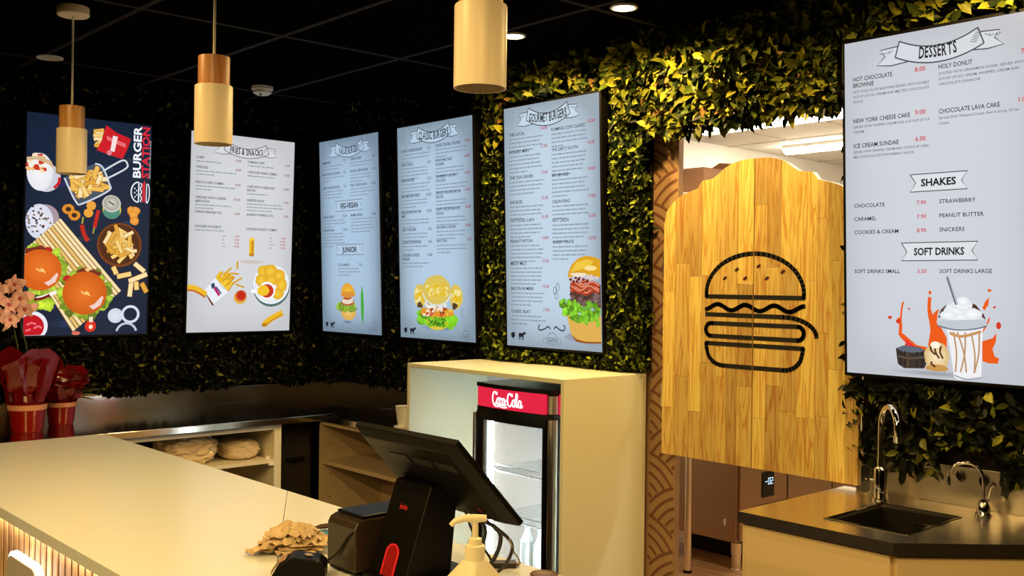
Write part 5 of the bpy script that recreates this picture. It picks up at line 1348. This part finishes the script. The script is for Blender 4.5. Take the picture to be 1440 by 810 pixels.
card = mat('tan_cardboard', (.26, .12, .05), .7, vary=.1)
t = thing('cardboard_box', (5.75, 4.34, 2.2252), 'tan cardboard box on the shelf peeking over the left swing door', 'box')
MB().box(5.60, 5.93, 4.26, 4.43, 2.2252, 2.405).build('body', card, t)
MB().add([(5.70, 4.26, 2.405), (5.93, 4.26, 2.405), (5.93, 4.20, 2.445), (5.70, 4.20, 2.432), (5.70, 4.262, 2.408), (5.93, 4.262, 2.408), (5.93, 4.202, 2.449), (5.70, 4.202, 2.436)], [(0, 1, 2, 3), (7, 6, 5, 4), (0, 4, 5, 1), (1, 5, 6, 2), (2, 6, 7, 3), (3, 7, 4, 0)]).build('flap', card, t)

# ------------------------------------------------------------------ till: tilted touch monitor seen from behind, on a leaning stand
t = thing('till', (1.45, 1.87, .90), 'black tilted till monitor on a stand, seen from behind, with a red tab', 'till')
ax = Vector((.19, 0, -.20)).normalized(); nb = Vector((-.20, 0, -.19)).normalized(); c0 = Vector((1.352, 0, 1.252)); LH = .276
def mp_(a, y, d): p = c0 + ax * a + nb * d; return (p.x, y, p.z)
Y0, Y1 = 1.662, 2.040
mon = MB()
o4 = [(0, Y0), (LH, Y0), (LH, Y1), (0, Y1)]; i4 = [(.02, Y0 + .03), (LH - .02, Y0 + .03), (LH - .02, Y1 - .03), (.02, Y1 - .03)]
mon.add([mp_(a, y, -.010) for a, y in o4] + [mp_(a, y, .004) for a, y in o4] + [mp_(a, y, .018) for a, y in i4],
        [(0, 1, 2, 3)] + [(i, (i + 1) % 4, 4 + (i + 1) % 4, 4 + i) for i in range(4)] + [(4 + i, 4 + (i + 1) % 4, 8 + (i + 1) % 4, 8 + i) for i in range(4)] + [(8, 9, 10, 11)])
mon = mon.build('monitor', M['black_plastic'], t, bevel=.002)
MB().add([mp_(a, y, -.0108) for a, y in ((.012, Y0 + .012), (LH - .012, Y0 + .012), (LH - .012, Y1 - .012), (.012, Y1 - .012))], [(0, 1, 2, 3)]).build('touch_screen', M['black_gloss'], mon)
for i in range(3):
    y = Y1 - .095 - .085 * i
    MB().add([mp_(a, yy, d) for d in (.0183, .0195) for a, yy in ((.062, y), (.085, y), (.085, y - .068), (.062, y - .068))], [(0, 1, 2, 3), (7, 6, 5, 4), (0, 4, 5, 1), (1, 5, 6, 2), (2, 6, 7, 3), (3, 7, 4, 0)]).build('vent', M['black_print'], mon)
MB().add([mp_(a, yy, .019) for a, yy in ((.216, 1.752), (.232, 1.752), (.232, 1.745), (.216, 1.745))], [(0, 1, 2, 3)]).build('red_switch', M['red'], mon)
# stand column: leaning front, deeper at the foot
def colf(s, y): return (1.362 + .068 * s, y, .9145 + .206 * s)
cy0, cy1 = 1.845, 1.985
prof = [(1.358, .914), (1.430, 1.121), (1.437, 1.124), (1.500, 1.118), (1.505, 1.07), (1.49, .914)]
std = MB().prism(prof, lambda a, b, d: (a, d, b), cy0, cy1).build('stand', M['black_plastic'], t, bevel=.004)
MB().box(1.34, 1.56, 1.80, 1.988, .9002, .914).build('base_plate', M['black_plastic'], t, bevel=.003)
MB().prism([(1.46, 1.10), (1.475, 1.145), (1.50, 1.145), (1.50, 1.09)], lambda a, b, d: (a, d, b), 1.87, 1.96).build('hinge_arm', M['black_plastic'], t)
def on_col(y, s, d=.0012): 
    n_ = Vector((-.206, 0, .068)).normalized(); p = Vector(colf(s, y)) + n_ * d + Vector((-.002, 0, 0)); return tuple(p)
# red tab: ring with a darker red middle
tab = [(1.893 + (.0165) * cos(a) , .30 + .085 * sin(a)) for a in [pi * i / 10 for i in range(11)]]
outer = [(1.932, -.02), (1.932 , .22)] 
def loop(dy, top_s):
    yc = 1.917; r_ = .0255 - dy; P = [(yc - r_, .0), (yc - r_, top_s - .10)] + [(yc - r_ * cos(a), top_s - .10 + (.10 - dy * 3) * sin(a)) for a in [pi * i / 10 for i in range(1, 10)]] + [(yc + r_, top_s - .10), (yc + r_, .0)]
    return P
Lo, Li = loop(0, .345), loop(.007, .345)
mb = MB(); n = len(Lo); mb.add([on_col(y, s, .003) for y, s in Lo] + [on_col(y, s, .003) for y, s in Li], [(i, i + 1, n + i + 1, n + i) for i in range(n - 1)])
mb.build('red_tab_ring', mat('red_tab_faint_glow', (.62, .018, .03), .35, emit=(.9, .02, .03), es=.04), std)  # faint glow added to the tab, which is no lamp
MB().add([on_col(y, s, .0022) for y, s in Li], [tuple(range(n))]).build('red_tab', M['red'], std)
vs, fs, a_, b_ = glyphs('imin', .01); mb = MB(); kk = .0125 / CAP
mb.add([on_col(1.935 - (x - a_) * kk * .95, .71 + y * kk / .217, .0022) for x, y in vs], fs); mb.build('red_lettering', mat('red_letter_faint_glow', (.5, .02, .02), .4, emit=(.5, .01, .01), es=.15), std)  # printed letters given a slight glow of their own

# receipt printer
t = thing('receipt_printer', (1.42, 2.04, .90), 'black box-shaped receipt printer beside the till stand', 'printer')
prof = [(1.322, .912), (1.322, 1.012), (1.330, 1.026), (1.345, 1.032), (1.515, 1.032), (1.52, 1.025), (1.52, .912)]
pb = mat('brown_black_plastic', (.030, .018, .012), .35)
MB().prism(prof, lambda a, b, d: (a, d, b), 1.992, 2.112).build('body', pb, t, bevel=.003)
MB().box(1.345, 1.515, 1.998, 2.106, 1.0325, 1.040).build('lid', M['black_plastic'], t, bevel=.003)
MB().box(1.327, 1.515, 1.996, 2.108, .904, .912).build('base', M['black_plastic'], t)
MB().box(1.46, 1.50, 2.0, 2.03, 1.0402, 1.048).build('button', M['black_gloss'], t, bevel=.002)
for x, y in ((1.34, 2.005), (1.34, 2.098), (1.50, 2.005), (1.50, 2.098)): MB().lathe([(.006, .9002), (.006, .904)], (x, y, 0), 10).build('foot', M['rubber'], t)

# card terminal
t = thing('card_terminal', (1.22, 2.08, .90), 'small black card terminal with a tan front at the bottom edge', 'card terminal')
Mx = rotm((1.215, 2.085, .9005), rz=radians(-38))
pf = [(-.045, 0), (.075, 0), (.075, .036), (.060, .048), (.0, .056), (-.030, .040), (-.045, .014)]
MB().prism(pf, lambda a, b, d: tuple(Mx @ Vector((a, d, b))), -.036, .036).build('body', M['black_plastic'], t, bevel=.004)
MB().prism([(-.0465, .016), (-.0315, .041), (-.0155, .0495), (-.0145, .0512), (-.0330, .043), (-.0485, .017)], lambda a, b, d: tuple(Mx @ Vector((a, d, b))), -.030, .030).build('front_plate', mat('tan_plastic', (.36, .20, .10), .4), t)
MB().prism([(-.0470, .018), (-.036, .036), (-.0372, .0372), (-.0490, .019)], lambda a, b, d: tuple(Mx @ Vector((a, d, b))), -.018, .018).build('card_slot', M['black_print'], t)
MB().lathe([(.010, 0), (.010, .0012)], M=Mx @ Matrix.Translation((.035, 0, .0535)) @ Matrix.Rotation(radians(11), 4, 'Y'), n=16).build('round_mark', M['grey_wire'], t)
tag(recentre(MB().tube(smooth_path([(1.29, 2.052, .93), (1.305, 2.085, .925), (1.316, 2.06, .945), (1.3195, 2.02, .99), (1.3195, 2.0, 1.005)]), .0028, 8).build('cable', M['rubber'], smooth=True)), 'black cable from the card terminal up across the printer', 'cable')

# crumpled brown paper
t = thing('crumpled_paper', (1.34, 2.29, .90), 'heap of crumpled brown paper beside the receipt printer', 'paper')
kraft = mat('kraft_paper', (.62, .46, .27), .75, vary=.12, vscale=20)
for s in range(6):
    r = random.Random(60 + s); n = 12; vs = []; fs = []
    cx, cy = 1.335 + r.uniform(-.02, .02), 2.30 + r.uniform(-.025, .02); w1, w2 = .085 - .006 * s, .065 - .004 * s; rz = radians(-48) + r.uniform(-.25, .25)
    ph = [(r.uniform(4, 13), r.uniform(4, 13), r.uniform(0, 6)) for _ in range(5)]
    for j in range(n + 1):
        for i in range(n + 1):
            u, v = 2 * i / n - 1, 2 * j / n - 1; x, y = u * w1 * (1 + .12 * sin(7 * v + s)), v * w2 * (1 + .15 * sin(5 * u + s))
            z = .004 + .0075 * s + .028 * (1 - u * u * .75) * (1 - v * v * .8) * (.45 + .12 * s) + .0055 * sum(abs(sin(p[0] * u + p[1] * v + p[2])) - .5 for p in ph)
            vs.append((cx + x * cos(rz) - y * sin(rz), cy + x * sin(rz) + y * cos(rz), .9005 + max(.0005 + .0006 * s, z)))
    for j in range(n):
        for i in range(n): k = j * (n + 1) + i; fs.append((k, k + 1, k + n + 2, k + n + 1))
    MB().add(vs, fs).build('sheet', kraft, t)
# blue packet and dark strip behind the printer
tag(recentre(MB().box(1.425, 1.475, 2.30, 2.36, .9005, .925).build('blue_packet', mat('blue_packet', (.08, .28, .55), .4), bevel=.004)), 'small blue packet between the crumpled paper and printer', 'packet')
tag(recentre(MB().tube(smooth_path([(1.40, 2.40, .915), (1.45, 2.37, .93), (1.49, 2.31, .94), (1.53, 2.26, .93)]), [.004] * 7 + [.007] * 12, 8).build('pen', mat('brown_pen', (.06, .02, .012), .4), smooth=True)), 'dark brown pen lying behind the receipt printer', 'pen')

# pump bottle
bx, by = 1.30, 1.535
t = thing('pump_bottle', (bx, by, .90), 'square cream pump bottle in front of the till at the bottom edge', 'bottle')
cream = mat('cream_translucent_plastic', (.80, .72, .52), .38)
h = .050
rings = [(h * .96, .9005), (h, .906), (h, .985), (h * .94, 1.000), (.021, 1.040), (.0190, 1.043)]
vs = []; 
def sqring(hh, z, n=6):
    P = []; r_ = min(.010, hh * .5)
    for cx, cy, a0 in ((hh - r_, hh - r_, 0), (-hh + r_, hh - r_, pi / 2), (-hh + r_, -hh + r_, pi), (hh - r_, -hh + r_, 3 * pi / 2)):
        P += [(bx + cx + r_ * cos(a0 + pi / 2 * i / n), by + cy + r_ * sin(a0 + pi / 2 * i / n), z) for i in range(n + 1)]
    return P
for hh, z in rings: vs += sqring(hh, z)
m_ = 28; fs = [tuple(range(m_))[::-1]] + [(j * m_ + i, j * m_ + (i + 1) % m_, (j + 1) * m_ + (i + 1) % m_, (j + 1) * m_ + i) for j in range(len(rings) - 1) for i in range(m_)] + [tuple((len(rings) - 1) * m_ + i for i in range(m_))]
MB().add(vs, fs).build('body', cream, t, smooth=True)
MB().lathe([(.0195, 0), (.0195, .028), (.0165, .030)], (bx, by, 1.043), 24).build('collar', cream, t, smooth=True)
MB().lathe([(.0135, 0), (.013, .012), (.0062, .014), (.0062, .050)], (bx, by, 1.073), 16).build('pump_stem', cream, t, smooth=True)
sp = Vector((-.742, .67, 0))
c_ = Vector((bx, by, 1.124))
pts = [c_ - sp * .022 + Vector((0, 0, .001)), c_, c_ + sp * .022 + Vector((0, 0, .000)), c_ + sp * .040 + Vector((0, 0, -.006)), c_ + sp * .048 + Vector((0, 0, -.014))]
MB().tube(pts, [.0065, .0085, .0075, .006, .005], 12).build('pump_spout', cream, t, smooth=True)

# cables at the back of the till, small dongle, dark tray
for i, (p, m_, r_) in enumerate((
    ([(1.505, 1.790, 1.056), (1.535, 1.775, 1.02), (1.505, 1.780, .95), (1.465, 1.782, .9045)], 'rubber', .004), ([(1.52, 1.765, 1.048), (1.56, 1.752, 1.01), (1.55, 1.765, .95), (1.495, 1.776, .9055)], 'rubber', .005),
    ([(1.53, 1.745, 1.038), (1.58, 1.735, .99), (1.575, 1.750, .94), (1.53, 1.768, .9045)], 'rubber', .004), ([(1.50, 1.808, 1.064), (1.535, 1.815, 1.0), (1.578, 1.806, .94), (1.572, 1.79, .9035)], 'rubber', .003))):
    tag(recentre(MB().tube(smooth_path(p), r_, 8).build('cable', M[m_], smooth=True)), ('black cable hanging nearest the till stand', 'thickest black cable looping behind the till', 'outermost black cable behind the pump bottle', 'thinnest black cable behind the till')[i], 'cable', 'cables behind the till')
tag(recentre(MB().tube(smooth_path([(1.552, 1.712, 1.010), (1.60, 1.75, .965), (1.65, 1.79, .935), (1.683, 1.817, .909)]), .0022, 6).build('cable', M['grey_wire'], smooth=True)), 'thin brown wire running to the small black dongle', 'cable')
t = thing('dongle', (1.655, 1.84, .90), 'small black dongle lying on the worktop edge right of the pump bottle', 'adapter')
Mx = rotm((1.652, 1.845, .9005), rz=radians(-40))
MB().box(-.032, .032, -.016, .016, 0, .013, Mx).build('body', pb, t, bevel=.003); MB().box(.032, .040, -.006, .006, .003, .010, Mx).build('plug', M['grey_wire'], t)
tag(recentre(MB().lathe([(.030, 0), (.034, .004), (.032, .006), (.028, .003)], (1.675, 1.725, .9003), 22).build('coaster', mat('dark_brown_coaster', (.10, .05, .025), .5), smooth=True)), 'dark round coaster on the worktop corner by the fridge', 'coaster')
tag(recentre(MB().tube([(1.455, 1.80, .912), (1.475, 1.79, .912)], .010, 12).tube([(1.475, 1.79, .912), (1.49, 1.783, .912)], .006, 10).build('cable_plug', mat('tan_plug', (.5, .36, .2), .4), smooth=True)), 'tan plug lying at the foot of the till stand', 'plug')

# ------------------------------------------------------------------ flowers on the far bench
redfoil = mat('red_cellophane', (.13, .003, .003), .16, spec=.45, bump=.5, bscale=40)
redpot = mat('red_foil_pot', (.22, .004, .004), .22, spec=.5)
ribbon = mat('tan_ribbon', (.55, .24, .14), .35)
def pot(x, y, s, label, seed):
    t = thing('flower_pot', (x, y, .90), label, 'flower pot')
    MB().lathe([(.060 * s, 0), (.066 * s, .01), (.080 * s, .125 * s), (.083 * s, .130 * s), (.070 * s, .130 * s), (.05 * s, .12 * s)], (x, y, .9002), 28).build('pot', redpot, t, smooth=True)
    MB().lathe([(.0815 * s, .102 * s), (.0845 * s, .126 * s)], (x, y, .9002), 28, cap=False).build('ribbon', ribbon, t, smooth=True)
    r = random.Random(seed)
    for i in range(9):
        a = 2 * pi * i / 9 + r.uniform(-.2, .2); L = r.uniform(.12, .25) * s; w_ = r.uniform(.05, .075) * s; vs = []; n = 6
        lean = max(.12, .95 - L / s * 3.2) + r.uniform(-.08, .08)
        for j in range(n + 1):
            q_ = j / n; rad = .06 * s + L * q_ * lean; z = .9002 + .12 * s + L * q_ * (1.15 - lean * .6) + .01 * sin(q_ * 9 + i); ww = w_ * (.5 + 1.1 * q_) * (1 if j < n else .35)
            for k in (-1, 0, 1): 
                vs.append((x + cos(a) * rad - sin(a) * k * ww + r.uniform(-.006, .006), y + sin(a) * rad + cos(a) * k * ww, z + abs(k) * .012 * sin(j * 2 + i)))
        fs = [(3 * j + k, 3 * j + k + 1, 3 * j + k + 4, 3 * j + k + 3) for j in range(n) for k in (0, 1)]
        MB().add(vs, fs).build('wrapping', redfoil, t)
    return t
p1 = pot(1.465, 4.86, 1.0, 'red foil flower pot with a tan ribbon, nearest the left edge', 5)
p2 = pot(1.665, 5.02, .85, 'smaller red wrapped pot standing behind the ribboned pot', 9)
# green-yellow leaves sticking out of the second bouquet
yl = mat('yellow_green_leaf', (.42, .36, .03), .45); gl_ = mat('dark_green_leaf', (.03, .05, .012), .4)
def big_leaf(parent, base, d, L, w_, m, name='leaf'):
    d = Vector(d).normalized(); sd = d.cross(Vector((0, 0, 1))).normalized(); up_ = sd.cross(d); vs = []; n = 6
    for j in range(n + 1):
        q_ = j / n; p = Vector(base) + d * L * q_ + Vector((0, 0, -.25 * L * q_ * q_)); ww = w_ * sin(pi * min(.98, q_ * .92 + .06))
        vs += [p - sd * ww + up_ * ww * .3, p, p + sd * ww + up_ * ww * .3]
    MB().add(vs, [(3 * j + k, 3 * j + k + 1, 3 * j + k + 4, 3 * j + k + 3) for j in range(n) for k in (0, 1)]).build(name, m, parent, smooth=True)
for d, L, m in (((.8, -.3, .25), .16, yl), ((.9, .1, .1), .14, yl), ((.4, -.6, .6), .15, gl_), ((-.3, -.6, .6), .15, gl_), ((.7, -.5, .5), .18, gl_), ((.2, .2, .9), .13, gl_)): big_leaf(p2, (1.69, 5.0, 1.02), d, L, .03, m)
# pink orchid in the first pot
pink = mat('pink_petal', (.80, .46, .46), .5); dkp = mat('orchid_throat', (.4, .06, .08), .5); stem = mat('orchid_stem', (.05, .06, .02), .5)
t = thing('orchid', (1.45, 4.87, 1.03), 'pink orchid flowers on tall stems in front of the burger picture screen', 'flower')
for pth in ([(1.455, 4.87, 1.03), (1.43, 4.87, 1.25), (1.39, 4.86, 1.45), (1.38, 4.85, 1.56), (1.41, 4.83, 1.58)], [(1.47, 4.86, 1.03), (1.46, 4.85, 1.25), (1.43, 4.84, 1.38), (1.42, 4.83, 1.44), (1.45, 4.82, 1.47)]):
    MB().tube(smooth_path(pth), .003, 6).build('stem', stem, t, smooth=True)
def flower(c, s, seed):
    r = random.Random(seed); n_ = Vector((-.3 + r.uniform(-.9, .9), -1, .1 + r.uniform(-.6, .5))).normalized(); e1 = n_.cross(Vector((0, 0, 1))).normalized(); e2 = e1.cross(n_)
    fl_ = None
    for i in range(5):
        a = pi / 2 + 2 * pi * i / 5; d = e1 * cos(a) + e2 * sin(a); sd = n_.cross(d); vs = []; n = 5
        for j in range(n + 1):
            q_ = j / n; ww = (.021 if i in (1, 4) else .013) * s * sin(pi * (q_ * .80 + .14)); p = Vector(c) + d * (.040 + .012 * (i % 2)) * s * q_ + n_ * (.016 * s * sin(pi * q_ * .7) - .020 * s * q_ * q_ * r.uniform(.2, 1.4))
            vs += [p - sd * ww, p + n_ * .004, p + sd * ww]
        o = MB().add([tuple(v) for v in vs], [(3 * j + k, 3 * j + k + 1, 3 * j + k + 4, 3 * j + k + 3) for j in range(n) for k in (0, 1)]).build('petal', pink, t, smooth=True)
    MB().lathe([(.002, 0), (.010 * s, .006), (.004, .016)], M=Matrix.Translation(Vector(c)) @ n_.to_track_quat('Z', 'Y').to_matrix().to_4x4(), n=10).build('throat', dkp, t, smooth=True)
for c, s, sd_ in (((1.33, 4.83, 1.53), 1.15, 1), ((1.365, 4.82, 1.47), 1.2, 2), ((1.415, 4.80, 1.50), 1.2, 3), ((1.395, 4.81, 1.565), 1.05, 4), ((1.335, 4.83, 1.42), 1.2, 5), ((1.375, 4.82, 1.405), 1.1, 6), ((1.435, 4.80, 1.455), 1.1, 7), ((1.30, 4.83, 1.48), 1.1, 8)): flower(c, s, sd_)
